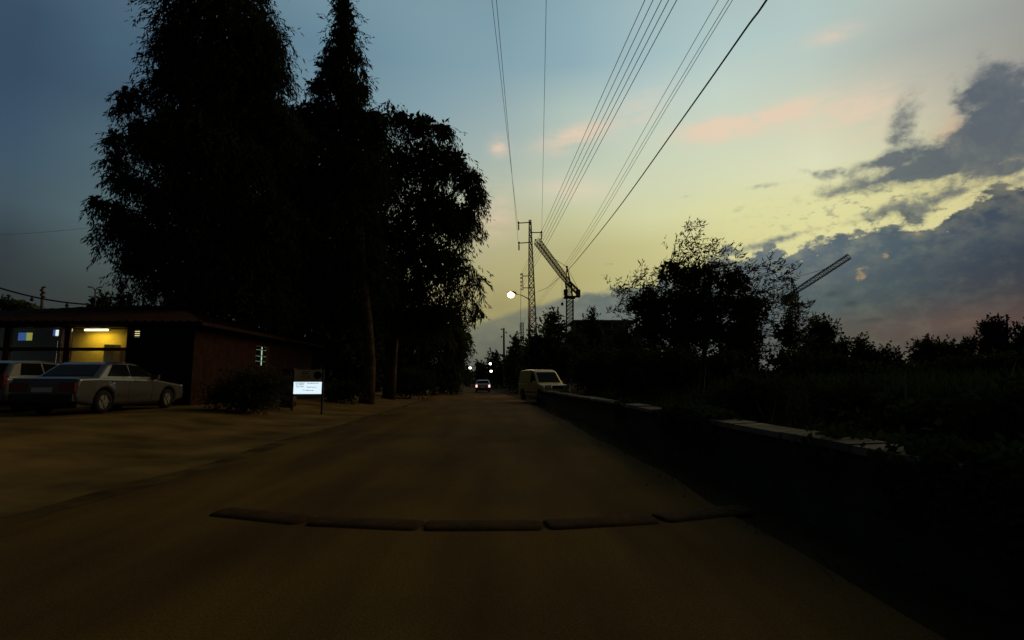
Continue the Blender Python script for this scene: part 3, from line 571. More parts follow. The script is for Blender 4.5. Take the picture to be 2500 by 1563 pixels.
# rubber speed bump
bump = empty('speed_bump', (0, 5.05, .015), 'black rubber speed bump laid across the road in rounded segments', 'speed bump')
def bump_seg(x0, w):
    vs = []; fs = []; n = 8; st = [(0, .7), (.015, .9), (.05, 1), (w-.05, 1), (w-.015, .9), (w, .7)]
    for x, s in st:
        for i in range(n+1):
            a = math.pi*i/n; vs.append((x0+x, -math.cos(a)*.16*s, math.sin(a)*.032*s))
    for j in range(len(st)-1):
        for i in range(n): fs.append((j*(n+1)+i, (j+1)*(n+1)+i, (j+1)*(n+1)+i+1, j*(n+1)+i+1))
    fs += [tuple(range(n+1)), tuple(range((len(st)-1)*(n+1), len(st)*(n+1)))[::-1]]
    return MB().add(vs, fs)
s0 = bump_seg(-.52, 1.04).build('bump_segment', MT['rubber'], bump, True)
for i, x in enumerate((1.98, .92, -.15, -1.22, -2.28)):      # laid in a slight bow
    o = s0 if i == 0 else s0.copy()
    if i: col.objects.link(o); o.parent = bump
    o.location = (x, .085*(x+.15)**2-.1, 0); o.rotation_euler = (0, 0, math.atan(.17*(x+.15)))
sun_dirt = None

# ------------------------------------------------------------------ house
HX, HY0, HY1, EV = -11.4, 20.0, 32.4, 3.45
hz = .42
house = empty('house', (HX, HY0, hz), 'single storey house with red tiled roof and yellow lit glazed front beside the forecourt', 'house')
def hp(mb, name, m, parent=None, label=None):
    o = mb.build(name, m, parent or house); mb2 = None
    for v in o.data.vertices: v.co -= Vector((HX, HY0, hz)) if (parent is None or parent == house) else Vector((HX, HY0, hz))
    if label: o['label'] = label
    return o
XL = -23.5
# side wall with window hole (facing the road)
w0, w1, wz0, wz1 = 24.95, 26.35, 2.0, 2.98
mb = MB(); t = .22
mb.box(HX-t, HX, HY0, w0, 0, EV).box(HX-t, HX, w1, HY1, 0, EV).box(HX-t, HX, w0, w1, 0, wz0).box(HX-t, HX, w0, w1, wz1, EV)
hp(mb, 'side_wall', MT['brick'])
mb = MB().box(-13.42, HX-t-.003, HY0, HY0+.22, 0, EV).box(-13.86, -13.42, HY0, HY0+.22, 0, 2.92).box(-13.86, -13.42, HY0, HY0+.22, 3.22, EV)
hp(mb, 'front_wall', MT['brick'])
hp(MB().box(XL, HX-t-.003, HY1-.22, HY1, 0, EV), 'rear_wall', MT['brick'])
hp(MB().box(XL-.22, XL-.003, HY0, HY1, 0, EV), 'far_side_wall', MT['brick'])
hp(MB().box(XL, -13.9, HY0, HY0+.2, 0, 1.75), 'parapet', MT['wood'])
hp(MB().box(XL, HX-t-.006, HY0+.23, HY1-.23, .3, .5), 'floor', MT['slab'])
hp(MB().box(XL, HX-t-.006, HY0+.23, HY1-.23, 3.42, 3.448), 'ceiling', MT['white'])
hp(MB().box(-17.0, -13.9, 21.3, 21.42, .5, 3.415), 'yellow_back_wall', MT['yellow'])
hp(MB().box(-17.12, -17.003, 20.9, 21.42, .5, 3.415), 'partition', MT['wood'])
hp(MB().box(XL, -17.125, 22.2, 22.3, .5, 3.415), 'dim_back_wall', MT['slab'])
hp(MB().box(-13.88, -13.77, HY0+.25, 21.42, .5, 3.415), 'partition', MT['yellow'])
for px in (24, 171, 322):
    x = at(px, 800, HY0+.1).x; hp(MB().box(x-.09, x+.09, HY0+.005, HY0+.17, 1.755, EV-.005), 'post', MT['wood'])
xsP = [at(p, 800, HY0+.1).x for p in (24, 171, 322)]
hp(MB().box(XL, -13.92, HY0+.02, HY0+.15, 2.42, 2.54), 'transom_rail', MT['wood'])
hp(MB().box(XL, -13.92, HY0+.02, HY0+.15, 3.3, EV-.008), 'head_rail', MT['wood'])
for xa, xb in ((xsP[0]+.1, xsP[1]-.1), (xsP[1]+.1, xsP[2]-.1), (XL+.05, xsP[0]-.1)):
    for za, zb in ((1.76, 2.41), (2.55, 3.295)):
        hp(MB().box(xa, xb, HY0+.08, HY0+.088, za, zb), 'pane', MT['glass'])
# slatted vent
vent = hp(MB().box(-13.85, -13.43, HY0+.16, HY0+.2, 2.93, 3.21), 'vent', MT['slit'])
for i in range(4):
    z = 2.955+i*.078; hp(MB().box(-13.85, -13.43, HY0+.06, HY0+.14, z-.022, z+.018), 'slat', MT['wood'], vent)
# barred window
win = hp(MB().box(HX-.13, HX-.11, w0, w1, wz0, wz1), 'window', MT['lattice'])
def wbar(y0, y1, z0, z1, nm='window_bar'): hp(MB().box(HX-.045, HX-.015, y0, y1, z0, z1), nm, MT['trim'], win)
hp(MB().box(HX-.07, HX+.02, w0, w0+.05, wz0, wz1).box(HX-.07, HX+.02, w1-.05, w1, wz0, wz1).box(HX-.07, HX+.02, w0+.05, w1-.05, wz0, wz0+.05).box(HX-.07, HX+.02, w0+.05, w1-.05, wz1-.05, wz1), 'window_frame', MT['wood'], win)
wbar(w0+.84, w0+.94, wz0+.05, wz1-.05)
for z in (2.26, 2.50, 2.80): wbar(w0+.05, w0+.838, z-.02, z+.02); wbar(w0+.942, w1-.05, z-.02, z+.02)
for ya, yb in ((w0+.05, w0+.838), (w0+.942, w1-.05)):
    for za, zb in ((wz0+.05, 2.238), (2.282, 2.478), (2.522, 2.778), (2.822, wz1-.05)): hp(MB().box(HX-.08, HX-.075, ya, yb, za, zb), 'pane', MT['glass'], win)
# hip roof
ex = .55; rz = 4.95; x0, x1, y0, y1 = XL-ex, HX+ex, HY0-ex, HY1+ex; hw = (y1-y0)/2; ym = (y0+y1)/2
A = [(x0, y0, EV), (x1, y0, EV), (x1, y1, EV), (x0, y1, EV), (x0+hw*.75, ym, rz), (x1-hw*.75, ym, rz)]
A2 = [(p[0], p[1], p[2]-.12) for p in A[:4]]
roof = hp(MB().add(A+A2, [(0, 1, 5, 4), (1, 2, 5), (2, 3, 4, 5), (3, 0, 4), (0, 6, 7, 1), (1, 7, 8, 2), (2, 8, 9, 3), (3, 9, 6, 0), (6, 9, 8, 7)]), 'roof', MT['tile'])
rmb = MB()
for kx in np.arange(x0+.25, x1, .32):       # raised tile courses running down the front and side slopes
    f = min(1, (kx-x0)/(hw*.75), (x1-kx)/(hw*.75)); rmb.tube([(kx, y0+.02, EV+.02), (kx, y0+hw*f*.98, EV+(rz-EV)*f*.98+.02)], .045, 5)
for ky in np.arange(y0+.25, y1, .32):
    f = min(1, (ky-y0)/hw, (y1-ky)/hw); rmb.tube([(x1-.02, ky, EV+.02), (x1-hw*.75*f*.98, ky, EV+(rz-EV)*f*.98+.02)], .045, 5)
hp(rmb, 'tile_courses', MT['tile'], roof)['kind'] = 'stuff'
# things inside
tz = at(236, 806, 20.95)
tl = empty('tube_light', tz, 'bright fluorescent tube under the ceiling of the yellow room', 'lamp')
xa, xb = at(208, 803, 20.95).x-tz.x, at(266, 803, 20.95).x-tz.x
MB().tube([(xa, 0, 0), (xb, 0, 0)], .035, 8).build('tube', MT['tube'], tl)
MB().box(xa-.05, xb+.05, -.05, .05, .04, .09).build('housing', MT['white'], tl)
MB().box(xa-.045, xa-.005, -.03, .03, -.04, .038).build('end_cap', MT['white'], tl); MB().box(xb+.005, xb+.045, -.03, .03, -.04, .038).build('end_cap', MT['white'], tl)
pl = bpy.data.lights.new('tube_glow', 'AREA'); pl.shape = 'RECTANGLE'; pl.size = .9; pl.size_y = .1; pl.energy = 11; pl.color = (1, .84, .36)
plo = bpy.data.objects.new('tube_glow', pl); col.objects.link(plo); plo.parent = tl; plo.location = (0, 0, -.06)
p = at(62, 822, 22.1); tv = empty('wall_screen', p, 'small blue and green lit screen high on the dim wall of the house', 'screen')
MB().box(-.33, .33, .0, .06, -.20, .20).build('casing', MT['trim'], tv)
MB().box(-.28, .04, -.012, -.003, -.16, .16).build('screen_half', MT['screen'], tv); MB().box(.05, .28, -.012, -.003, -.16, .16).build('screen_half', MT['screen2'], tv)
p = at(139, 812, 21.5); wl = empty('wall_lamp', p, 'small square white lamp left of the yellow room', 'lamp')
MB().box(-.15, .13, 0, .05, -.15, .15).build('casing', MT['white'], wl); MB().box(-.04, .12, -.015, -.003, -.13, .13).build('lit_panel', MT['coolwhite'], wl); MB().box(-.14, -.045, -.014, -.003, -.13, .13).build('lit_panel', MT['screen'], wl)
p = at(143, 885, 21.5); fr = empty('reflection_strip', (p.x, p.y, .51+.01), 'tall narrow glowing cabinet standing in for a reflection left of the yellow room', 'cabinet')  # glowing segments stand in for a vertical reflection
zt = at(143, 832, 21.5).z-.52
MB().box(-.22, .22, .05, .5, 0, zt+.1).build('cabinet', MT['trim'], fr)
for i in range(5):
    z0 = zt*i/5+.05; MB().box(-.14, .14, .03, .048, z0, z0+zt/5-.06).build('glow_segment', MT['reflect_glow'], fr)
p = at(257, 860, 20.85); fb = empty('lit_cabinet', (p.x+.1, p.y, .51), 'pale shelf cabinet under the tube light in the yellow room', 'cabinet')
MB().box(-.2, .2, .05, .40, 0, 2.2).build('cabinet', MT['white'], fb)
for i in range(6): MB().box(-.17, .17, .03, .048, .1+i*.34, .36+i*.34).build('shelf_front', MT['yellow'] if i % 2 else MT['white'], fb)

# cable with hanging lamps, left
ca = MB(); P0 = at(-120, 668, 17.5); P1 = at(232, 752, 20.2)
cp = [P0.lerp(P1, t)+Vector((0, 0, -.25*4*t*(1-t)+.12)) for t in np.linspace(0, 1, 12)]
cab = empty('festoon_cable', P0, 'thick sagging cable with hanging lamp holders running down to the house roof', 'cable')
ca.tube([q-P0 for q in cp], .028, 6).build('cable', MT['wire'], cab)
for px in (78, 164):
    q = min((c for c in [P0.lerp(P1, t)+Vector((0, 0, -.25*4*t*(1-t)+.12)) for t in np.linspace(0, 1, 80)]), key=lambda c: abs((c-Vector((0, 0, CAMZ))).x/(c.y)-at(px, 720, 18).x/18))
    b = MB(); c = q-P0; b.tube([c, c+Vector((0, 0, -.07))], .03, 6); b.ball(c+Vector((0, 0, -.11)), .06, 8, 5); b.build('lamp_holder', MT['trim'], cab)

# ------------------------------------------------------------------ sign board
sp = at(751, 945, 20); sz = H(sp.x, 20); sg = empty('sign_board', (sp.x, 20, sz), 'two panel sign with dark tan top and glowing white lower face at the kerb', 'sign', rz=R(6))
wS = .53; z0 = at(751, 962, 20).z-sz; z1 = at(751, 932, 20).z-sz; z2 = at(751, 903, 20).z-sz
for sx in (-1, 1): MB().box(sx*wS-.03 if sx > 0 else -wS-.03, sx*wS+.03 if sx > 0 else -wS+.03, .0, .07, -.1, z2+.03).build('post', MT['steel'], sg)
MB().box(-wS+.032, wS-.032, .0, .10, z0, z1-.01).build('lightbox', MT['signlit'], sg)
MB().box(-wS+.032, wS-.032, .01, .06, z1+.012, z2).build('top_panel', MT['signtan'], sg)
MB().box(-wS+.032, wS-.032, -.01, .11, z1-.008, z1+.010).box(-wS+.032, wS-.032, -.01, .11, z0-.03, z0-.002).build('frame', MT['trim'], sg)
dm = MB(); cx_, cz_ = .34, (z1+z2)/2+.02; dm.tube([(cx_, .008, cz_), (cx_, -.006, cz_)], .145, 24).build('emblem', MT['signbrown'], sg)
tx = MB()
def stroke(x, z, w, h=.022): 
    n = max(2, int(w/.05))
    for i in range(n):
        a = x+w*i/n; tx.box(a, a+w/n*random.uniform(.55, .95), -.004, -.001, z+random.uniform(-.006, .006), z+h*random.uniform(.6, 1.3))
hL = z1-z0
for zf, x, w in ((.86, -.44, .35), (.84, -.02, .42), (.72, -.42, .28), (.56, -.40, .3), (.52, -.02, .34), (.30, -.20, .12), (.26, -.06, .28)): stroke(x, z0+hL*zf, w)
tx.build('lettering', MT['signink'], sg)['kind'] = 'stuff'
tx = MB()
for zf, x, w in ((.80, -.22, .34), (.62, -.26, .30), (.42, -.25, .34), (.22, -.18, .28)): stroke(x, z1+hL*zf, w, .03)
o = tx.build('lettering', MT['signbrown'], sg); o.location.y = .009; o['kind'] = 'stuff'
cp_ = at(706, 931, 21); cr = empty('slatted_crate', (cp_.x, 21, H(cp_.x, 21)), 'stack of brown slatted pallets standing left of the sign', 'pallet')
for i in range(7): MB().box(-.25, .24, -.2, .2, .05+i*.21, .2+i*.21).build('slat', MT['wood'] if i % 2 else MT['brick'], cr)
MB().box(-.2, .2, -.15, .15, 0, 1.5).build('core', MT['wood'], cr)

# ------------------------------------------------------------------ cars
def inset_poly(P, d):
    n = len(P); out = []
    area = sum(P[i][0]*P[(i+1) % n][1]-P[(i+1) % n][0]*P[i][1] for i in range(n)); sg_ = 1 if area > 0 else -1
    for i in range(n):
        a, b, c = Vector(P[i-1]), Vector(P[i]), Vector(P[(i+1) % n]); e1 = (b-a).normalized(); e2 = (c-b).normalized()
        n1 = Vector((-e1.y, e1.x))*sg_; n2 = Vector((-e2.y, e2.x))*sg_; m = n1+n2
        m = m/max(.55, m.length_squared)*2 if m.length > 1e-6 else n1
        out.append((b.x+m.x*d, b.y+m.y*d))
    return out
from mathutils.geometry import tessellate_polygon
def shell(P, lat, slices):
    """side outline P (x,z) carried across the car; lat(z) half width; slices (width factor, inset)"""
    mb = MB(); n = len(P); rings = []
    sl = [(-f, d) for f, d in reversed(slices)]+[(f, d) for f, d in slices]
    for f, d in sl:
        Q = inset_poly(P, d) if d else P; rings.append(len(mb.v)); mb.v += [(x, lat(z)*f, z) for x, z in Q]
    for a, b in zip(rings[:-1], rings[1:]):
        for i in range(n): mb.f.append((a+i, a+(i+1) % n, b+(i+1) % n, b+i))
    tri = tessellate_polygon([[Vector((x, z, 0)) for x, z in inset_poly(P, slices[-1][1])]])
    for t in tri: mb.f.append(tuple(rings[-1]+i for i in t)); mb.f.append(tuple(rings[0]+i for i in t[::-1]))
    return mb
def arch(cx, r, zb, n=9):
    a0 = math.asin(max(-1, min(1, (zb-.32)/r))); return [(cx+r*math.cos(a), .32+r*math.sin(a)) for a in np.linspace(a0, math.pi-a0, n)]
def panel(pts, m, name, parent, th=.006, nrm=None):
    """thin solid plate from a 3D outline"""
    pts = [Vector(p) for p in pts]; n = nrm or (pts[1]-pts[0]).cross(pts[2]-pts[0]).normalized(); k = len(pts)
    return MB().add([p+n*th for p in pts]+[p-n*th for p in pts], [tuple(range(k)), tuple(range(2*k-1, k-1, -1))]+[(i, i+k, (i+1) % k+k, (i+1) % k) for i in range(k)]).build(name, m, parent)
def car(name, label, loc, heading, paint, S, group=None, lit=False):
    """S: dimensions. Local x runs rear to front, origin under the car's middle. heading: direction of the nose in the ground plane"""
    L, Wd = S['L'], S['W']; hw = Wd/2; o = empty(name, loc, label, 'van' if S.get('van') else 'car', group, rz=heading)
    belt = S['belt']; zr = S['H']
    def lat(z): return hw*(1-.03*max(0, (.5-z)/.3)) if z <= belt else hw*(1-S['tumble']*(z-belt)/(zr-belt))
    fx, rx = S['fw'], S['rw']; sh = lambda P: [(x-L/2, z) for x, z in P]
    low = S['tail']+S['top']+S['nose']+[(fx+.42, .22)]+arch(fx, .37, .24)+[(fx-.42, .22), (rx+.42, .22)]+arch(rx, .37, .24)+[(rx-.42, .24)]
    sl = [(.55, 0), (.84, .004), (.95, .02), (.985, .045), (1, .085)]
    b = shell(sh(low), lat, sl).build('body', paint, o, False)
    cab = shell(sh(S['cab']), lat, [(.6, 0), (.86, .008), (.95, .03), (.985, .06)]); cab.build('cabin', paint, o, False)
    def surf(p, q, t0, t1, frac, name, m):
        (xa, za), (xb, zb) = p, q; A = (xa+(xb-xa)*t0, za+(zb-za)*t0); B = (xa+(xb-xa)*t1, za+(zb-za)*t1)
        nx, nz = -(zb-za), (xb-xa); l = math.hypot(nx, nz); nx, nz = nx/l*.006, nz/l*.006
        if nz < 0: nx, nz = -nx, -nz
        return panel([(A[0]-L/2+nx, -lat(A[1])*frac, A[1]+nz), (A[0]-L/2+nx, lat(A[1])*frac, A[1]+nz), (B[0]-L/2+nx, lat(B[1])*frac, B[1]+nz), (B[0]-L/2+nx, -lat(B[1])*frac, B[1]+nz)], m, name, o, .004)
    surf(*S['screen'], .08, .93, .83, 'windscreen', MT['carglass'])
    if S.get('rear'): surf(*S['rear'], .1, .93, .80, 'rear_window', MT['carglass'])
    for s in (1, -1):
        for wn in S['side']:
            panel([(x-L/2, s*(lat(z)*.985+.006), z) for x, z in (wn if s > 0 else wn[::-1])], MT['carglass'], 'side_window', o, .004)
        for (x, z) in S['handles']: MB().box(x-L/2-.1, x-L/2+.1, s*hw-.012, s*hw+.02, z-.015, z+.02).build('door_handle', MT['trim'], o)
        MB().box(rx+.5-L/2, fx-.5-L/2, s*hw-.01 if s > 0 else -hw-.012, s*hw+.012 if s > 0 else -hw+.01, .46, .53).build('side_trim', MT['trim'], o)
        for x in S['seams']: MB().box(x-L/2-.006, x-L/2+.006, s*hw-.002 if s > 0 else -hw-.002, s*hw+.002 if s > 0 else -hw+.002, .3, belt-.1).build('door_seam', MT['trim'], o)
        tlz = S['tl']; MB().box(-L/2-.015, -L/2+.12, s*(hw-.04) if s < 0 else hw-.04-tlz[2], s*(hw-.04)+tlz[2] if s < 0 else hw-.04, tlz[0], tlz[1]).build('tail_light', MT['redlit'] if lit else MT['redlens'], o)
        hlz = S['hl']; MB().box(L/2-.16, L/2-.0, (hw-.09-.34) if s > 0 else -(hw-.09), (hw-.09) if s > 0 else -(hw-.09-.34), hlz[0], hlz[1]).build('headlight', MT['lampglass'], o)
        mb = MB(); mx = S['mirror'][0]-L/2; mz = S['mirror'][1]; mb.box(mx-.04, mx+.06, s*hw*.93 if s > 0 else -hw*.93-.2, s*hw*.93+.2 if s > 0 else -hw*.93, mz, mz+.13).build('mirror', paint, o)
        for wxp in (rx, fx):
            wb = MB(); yy = s*(hw-.11); prof = [(.16, -.09), (.29, -.10), (.32, -.06), (.32, .06), (.29, .10), (.2, .10)]; n = 22; vs = []; fs = []
            for r_, yo in prof:
                for i in range(n): a = 2*math.pi*i/n; vs.append((r_*math.cos(a), yo*s, r_*math.sin(a)))
            for j in range(len(prof)-1):
                for i in range(n): fs.append((j*n+i, j*n+(i+1) % n, (j+1)*n+(i+1) % n, (j+1)*n+i))
            wo = MB().add(vs, fs).build('wheel', MT['tyre'], o, True, (wxp-L/2, yy, .32))
            rm = MB(); rm.tube([(0, -.05*s, 0), (0, .075*s, 0)], .205, 20); rm.tube([(0, .07*s, 0), (0, .1*s, 0)], .06, 8)
            for q in range(5):
                a = 2*math.pi*q/5; rm.tube([(0, .083*s, 0), (.19*math.cos(a), .083*s, .19*math.sin(a))], .022, 4)
            rm.build('rim', MT['rim'], wo)
    zb = S['bump']
    MB().box(-L/2-.045, -L/2+.05, -hw+.06, hw-.06, zb-.09, zb+.09).build('rear_bumper', MT['trim'] if not S.get('van') else MT['trim'], o)
    MB().box(L/2-.06, L/2+.045, -hw+.1, hw-.1, zb-.1, zb+.08).build('front_bumper', MT['trim'], o)
    MB().box(L/2-.05, L/2+.008, -.34, .34, S['hl'][0], S['hl'][1]-.02).build('grille', MT['trim'], o)
    MB().box(-L/2-.02, -L/2+.02, -.26, .26, S['tl'][0]-.02, S['tl'][0]+.1).build('number_plate', MT['plate'], o)
    MB().box(-L/2+.2, L/2-.3, -hw+.12, hw-.12, .2, .4).build('underside', MT['trim'], o)
    return o
SED = dict(L=4.7, W=1.74, H=1.44, belt=.98, tumble=.24, fw=3.83, rw=1.02, bump=.46, tl=(.62, .84, .42), hl=(.58, .76), mirror=(3.05, .95),
 tail=[(.05, .34), (0, .48), (.01, .78), (.06, .95)], top=[(.16, .985), (.8, 1.0), (3.15, .97), (3.4, .93)], nose=[(4.45, .80), (4.64, .72), (4.69, .5), (4.66, .3)],
 cab=[(.62, .93), (.72, .985), (1.22, 1.36), (1.38, 1.42), (2.0, 1.445), (2.45, 1.42), (2.58, 1.38), (3.28, .965), (3.35, .93)], screen=((3.28, .965), (2.58, 1.38)), rear=((.72, .985), (1.22, 1.36)),
 side=[[(1.12, 1.03), (2.0, 1.03), (2.0, 1.36), (1.45, 1.36)], [(2.07, 1.03), (2.98, 1.03), (2.55, 1.34), (2.07, 1.36)]], handles=[(1.35, .88), (2.25, .88)], seams=[1.95, 3.0])
HAT = dict(SED, L=4.1, W=1.72, H=1.5, fw=3.3, rw=.72, tl=(.72, 1.05, .22), tail=[(.05, .34), (0, .48), (.0, .8), (.03, .97)], top=[(.1, 1.0), (2.7, .99), (2.95, .95)], nose=[(3.8, .82), (4.02, .72), (4.09, .5), (4.05, .3)],
 cab=[(.04, .95), (.06, 1.0), (.38, 1.40), (.6, 1.47), (1.4, 1.5), (1.95, 1.47), (2.1, 1.42), (2.88, .985), (2.95, .95)], screen=((2.88, .985), (2.1, 1.42)), rear=((.06, 1.0), (.38, 1.40)), mirror=(2.65, .98),
 side=[[(.5, 1.06), (1.3, 1.05), (1.3, 1.41), (.65, 1.40)], [(1.37, 1.05), (2.5, 1.05), (2.02, 1.39), (1.37, 1.41)]], handles=[(.95, .9), (1.6, .9)], seams=[1.33, 2.5])
VAN = dict(L=4.05, W=1.68, H=1.86, belt=1.02, tumble=.14, van=True, fw=3.25, rw=.68, bump=.48, tl=(.9, 1.35, .12), hl=(.72, .92), mirror=(2.72, 1.04),
 tail=[(.04, .34), (0, .5), (.0, .85)], top=[(.0, 1.03), (2.9, 1.03), (3.1, 1.02)], nose=[(3.72, .93), (3.95, .8), (4.03, .55), (4.0, .3)],
 cab=[(.0, 1.0), (.02, 1.5), (.07, 1.75), (.2, 1.82), (.9, 1.86), (1.9, 1.85), (2.2, 1.80), (2.36, 1.72), (3.05, 1.02), (3.1, .98)], screen=((3.05, 1.02), (2.36, 1.72)),
 side=[[(1.95, 1.1), (2.8, 1.1), (2.35, 1.62), (1.95, 1.66)]], handles=[(1.9, .98)], seams=[1.8, 2.8, .9])
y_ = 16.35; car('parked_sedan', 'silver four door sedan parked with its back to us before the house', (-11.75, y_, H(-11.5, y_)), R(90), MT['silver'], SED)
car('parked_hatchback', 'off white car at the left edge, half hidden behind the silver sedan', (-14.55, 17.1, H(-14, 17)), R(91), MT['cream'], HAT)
car('car_ahead', 'small grey car driving away down the road with red lamps lit', (at(1179, 931, 64).x, 64, .015), R(92), MT['darkpaint'], dict(SED, tl=(.58, .88, .2)), lit=True)
vp = at(1326, 931, 32.5); car('parked_van', 'panel van with yellow lamp light put into its colour, parked facing us at the end of the low wall', (vp.x, 32.5, H(vp.x, 32.5)+.16), R(-70), MT['vanpaint'], VAN)

# ------------------------------------------------------------------ pylon, poles, lamps
def lattice(mb, axis0, axis1, wfun, n, r, up=None, zig=2):
    """square lattice girder from axis0 to axis1"""
    a, b = Vector(axis0), Vector(axis1); d = (b-a).normalized(); u = d.cross(up or Vector((0, 1, .01))).normalized(); w = d.cross(u).normalized()
    C = lambda t, k: a.lerp(b, t)+(u*(1 if k in (0, 3) else -1)+w*(1 if k < 2 else -1))*wfun(t)/2
    for k in range(4): mb.tube([C(t, k) for t in np.linspace(0, 1, 5)], r*1.5, 4)
    for i in range(n):
        t0, t1 = i/n, (i+1)/n
        for k in range(4):
            q = (k+1) % 4
            mb.tube([C(t0, k if i % 2 else q), C(t1, q if i % 2 else k)], r*.8, 3)
            if zig == 2: mb.tube([C(t0, q if i % 2 else k), C(t1, k if i % 2 else q)], r*.8, 3)
            mb.tube([C(t1, k), C(t1, q)], r*.8, 3)
PY = 45.0
pb = at(1303, 931, PY); pb.z = H(pb.x, PY); pyl = empty('power_pylon', pb, 'tall lattice steel power pylon with three short crossarms right of the road', 'pylon')
ptop = at(1294, 538, PY)-pb
mb = MB(); lattice(mb, (0, 0, 0), ptop, lambda t: .95*(1-t)+.16*t, 26, .034); mb.build('lattice_mast', MT['steel'], pyl)
def P45(px, py): return at(px, py, PY)-pb
ends = []
for (xa, ya, xb, yb) in ((1295, 543, 1266, 545), (1294, 568, 1322, 568), (1294, 592, 1267, 594)):
    MB().tube([P45(xa, ya), P45(xb, yb)], .05, 4).build('crossarm', MT['steel'], pyl)
    e = P45(xb, yb); ib = MB(); ib.ball(e+Vector((0, 0, .03)), (.09, .09, .12), 8, 5)
    for q in range(5): ib.ball(e+Vector((0, 0, -.16-.1*q)), (.085, .085, .04), 8, 4)
    ib.tube([e, e+Vector((0, 0, -.66))], .02, 5); ib.build('insulator_string', MT['porcelain'], pyl); ends.append(pb+e+Vector((0, 0, -.66)))
rk = MB()
for yy in (674, 703): rk.tube([P45(1299, yy), P45(1277, yy)], .045, 4)
rk.tube([P45(1275.5, 667), P45(1277, 709)], .045, 4); rk.build('wire_rack', MT['steel'], pyl)
racks = []
for yy in (670, 679, 689, 698, 707):
    c = P45(1272, yy); MB().ball(c, (.075, .075, .09), 8, 5).tube([c, P45(1276, yy)], .025, 4).build('insulator', MT['porcelain'], pyl); racks.append(pb+c)
# street lamp on its own arm beside the pylon
lh = at(1247.5, 719, PY-.8); la = empty('street_lamp', (at(1293, 931, PY-.8).x, PY-.8, H(2.4, PY)), 'lit street lamp on a curved arm reaching left from the pylon', 'street lamp')
q = lambda px, py: at(px, py, PY-.8)-la.location
mb = MB(); mb.tube([(0, 0, 0), q(1293, 760), q(1292, 738), q(1289, 729), q(1275, 722), q(1262, 719)], [.07, .06, .05, .05, .045, .04], 7); mb.build('pole_arm', MT['steel'], la, True)
c = lh-la.location; hd = MB(); hd.ball(c+Vector((.06, 0, .13)), (.40, .22, .16), 14, 8); hd.tube([c+Vector((.3, 0, .08)), q(1262, 719)], .06, 6); hd.build('lamp_housing', MT['steel'], la, True)
MB().ball(c, (.32, .28, .28), 24, 14).build('lamp_bowl', MT['lamp'], la, True)
sp_ = bpy.data.lights.new('street_lamp_light', 'POINT'); sp_.energy = 420; sp_.color = (1, .62, .26); sp_.shadow_soft_size = .35
spo = bpy.data.objects.new('street_lamp_light', sp_); col.objects.link(spo); spo.parent = la; spo.location = c+Vector((-.05, 0, -.75))
# far lattice pole
FY = 85; fb_ = at(1276, 931, FY); fb_.z = 0; fp = empty('lattice_pole', fb_, 'distant lattice pole with a ladder of insulators above the trees left of the pylon', 'utility pole')
mb = MB(); lattice(mb, (0, 0, 0), at(1275, 788, FY)-fb_, lambda t: .6-.2*t, 20, .03); mb.build('lattice_mast', MT['steel'], fp)
farr = []
for yy in (791, 796, 801, 806, 811, 816):
    c = at(1270, yy, FY)-fb_; MB().ball(c, (.12, .12, .1), 6, 4).tube([c, at(1275, yy, FY)-fb_], .04, 4).build('insulator', MT['porcelain'], fp); farr.append(fb_+c)
CYd = 88; cb_ = at(1231, 931, CYd); cb_.z = 0; cpole = empty('concrete_pole', cb_, 'plain straight utility pole with three insulators far down the right side of the road', 'utility pole')
MB().tube([(0, 0, -.3), at(1230, 801, CYd)-cb_], [.24, .15], 8).build('pole', MT['pole'], cpole)
for px, py in ((1224.5, 804), (1224.5, 822), (1236, 812)):
    c = at(px, py, CYd)-cb_; MB().ball(c, (.13, .13, .16), 6, 4).tube([c, at(1230, py+1, CYd)-cb_], .03, 4).build('insulator', MT['porcelain'], cpole)
# far street lamps
for px, py, Y, lab in ((1148, 898, 92, 'far street lamp glowing left of the car ahead at the tree edge'), (1197, 888, 95, 'upper of the two far street lamps right of the car ahead'), (1199, 906, 97, 'lower of the two far street lamps right of the car ahead')):
    h = at(px, py, Y); s = 1 if px < 1170 else -1; b = Vector((h.x-1.2*s, Y, 0)); o = empty('street_lamp', b, lab, 'street lamp', 'far street lamps along the road')
    MB().tube([(0, 0, -.2), (0, 0, h.z-.1), (.3*s, 0, h.z+.25), (1.2*s, 0, h.z+.28)], .06, 6).build('pole_arm', MT['steel'], o)
    MB().ball(h-b+Vector((0, 0, .22)), (.4, .3, .14), 10, 6).build('lamp_housing', MT['steel'], o)
    MB().ball(h-b, (.22, .22, .22), 10, 6).build('lamp_bowl', MT['farlamp'], o)
# twin lamp and pole on the left hill
b = at(233, 770, 68); o = empty('twin_street_lamp', b, 'unlit street lamp with two arms on the hill behind the house', 'street lamp'); g_ = lambda px, py: at(px, py, 68)-b
MB().tube([(0, 0, -1), g_(232.5, 708)], [.12, .08], 7).build('pole', MT['steel'], o)
for s in (-1, 1):
    MB().tube([g_(232.5, 709), g_(232.5+5*s, 703), g_(232.5+11*s, 701)], .06, 5).build('arm', MT['steel'], o)
    MB().ball(g_(232.5+14*s, 701), (.26, .14, .09), 8, 5).build('lamp_head', MT['steel'], o)
b = at(103, 790, 62); o = empty('utility_pole', b, 'stout utility pole with stub insulators on the hill at far left', 'utility pole'); g_ = lambda px, py: at(px, py, 62)-b
MB().tube([(0, 0, -1), g_(104, 701)], [.22, .12], 7).build('pole', MT['pole'], o)
for px, py in ((100, 709), (109, 701), (108, 715), (100, 720), (108, 725)):
    c = g_(px, py); MB().ball(c, .13, 6, 4).tube([c, g_(104, py+1)], .035, 4).build('insulator', MT['porcelain'], o)
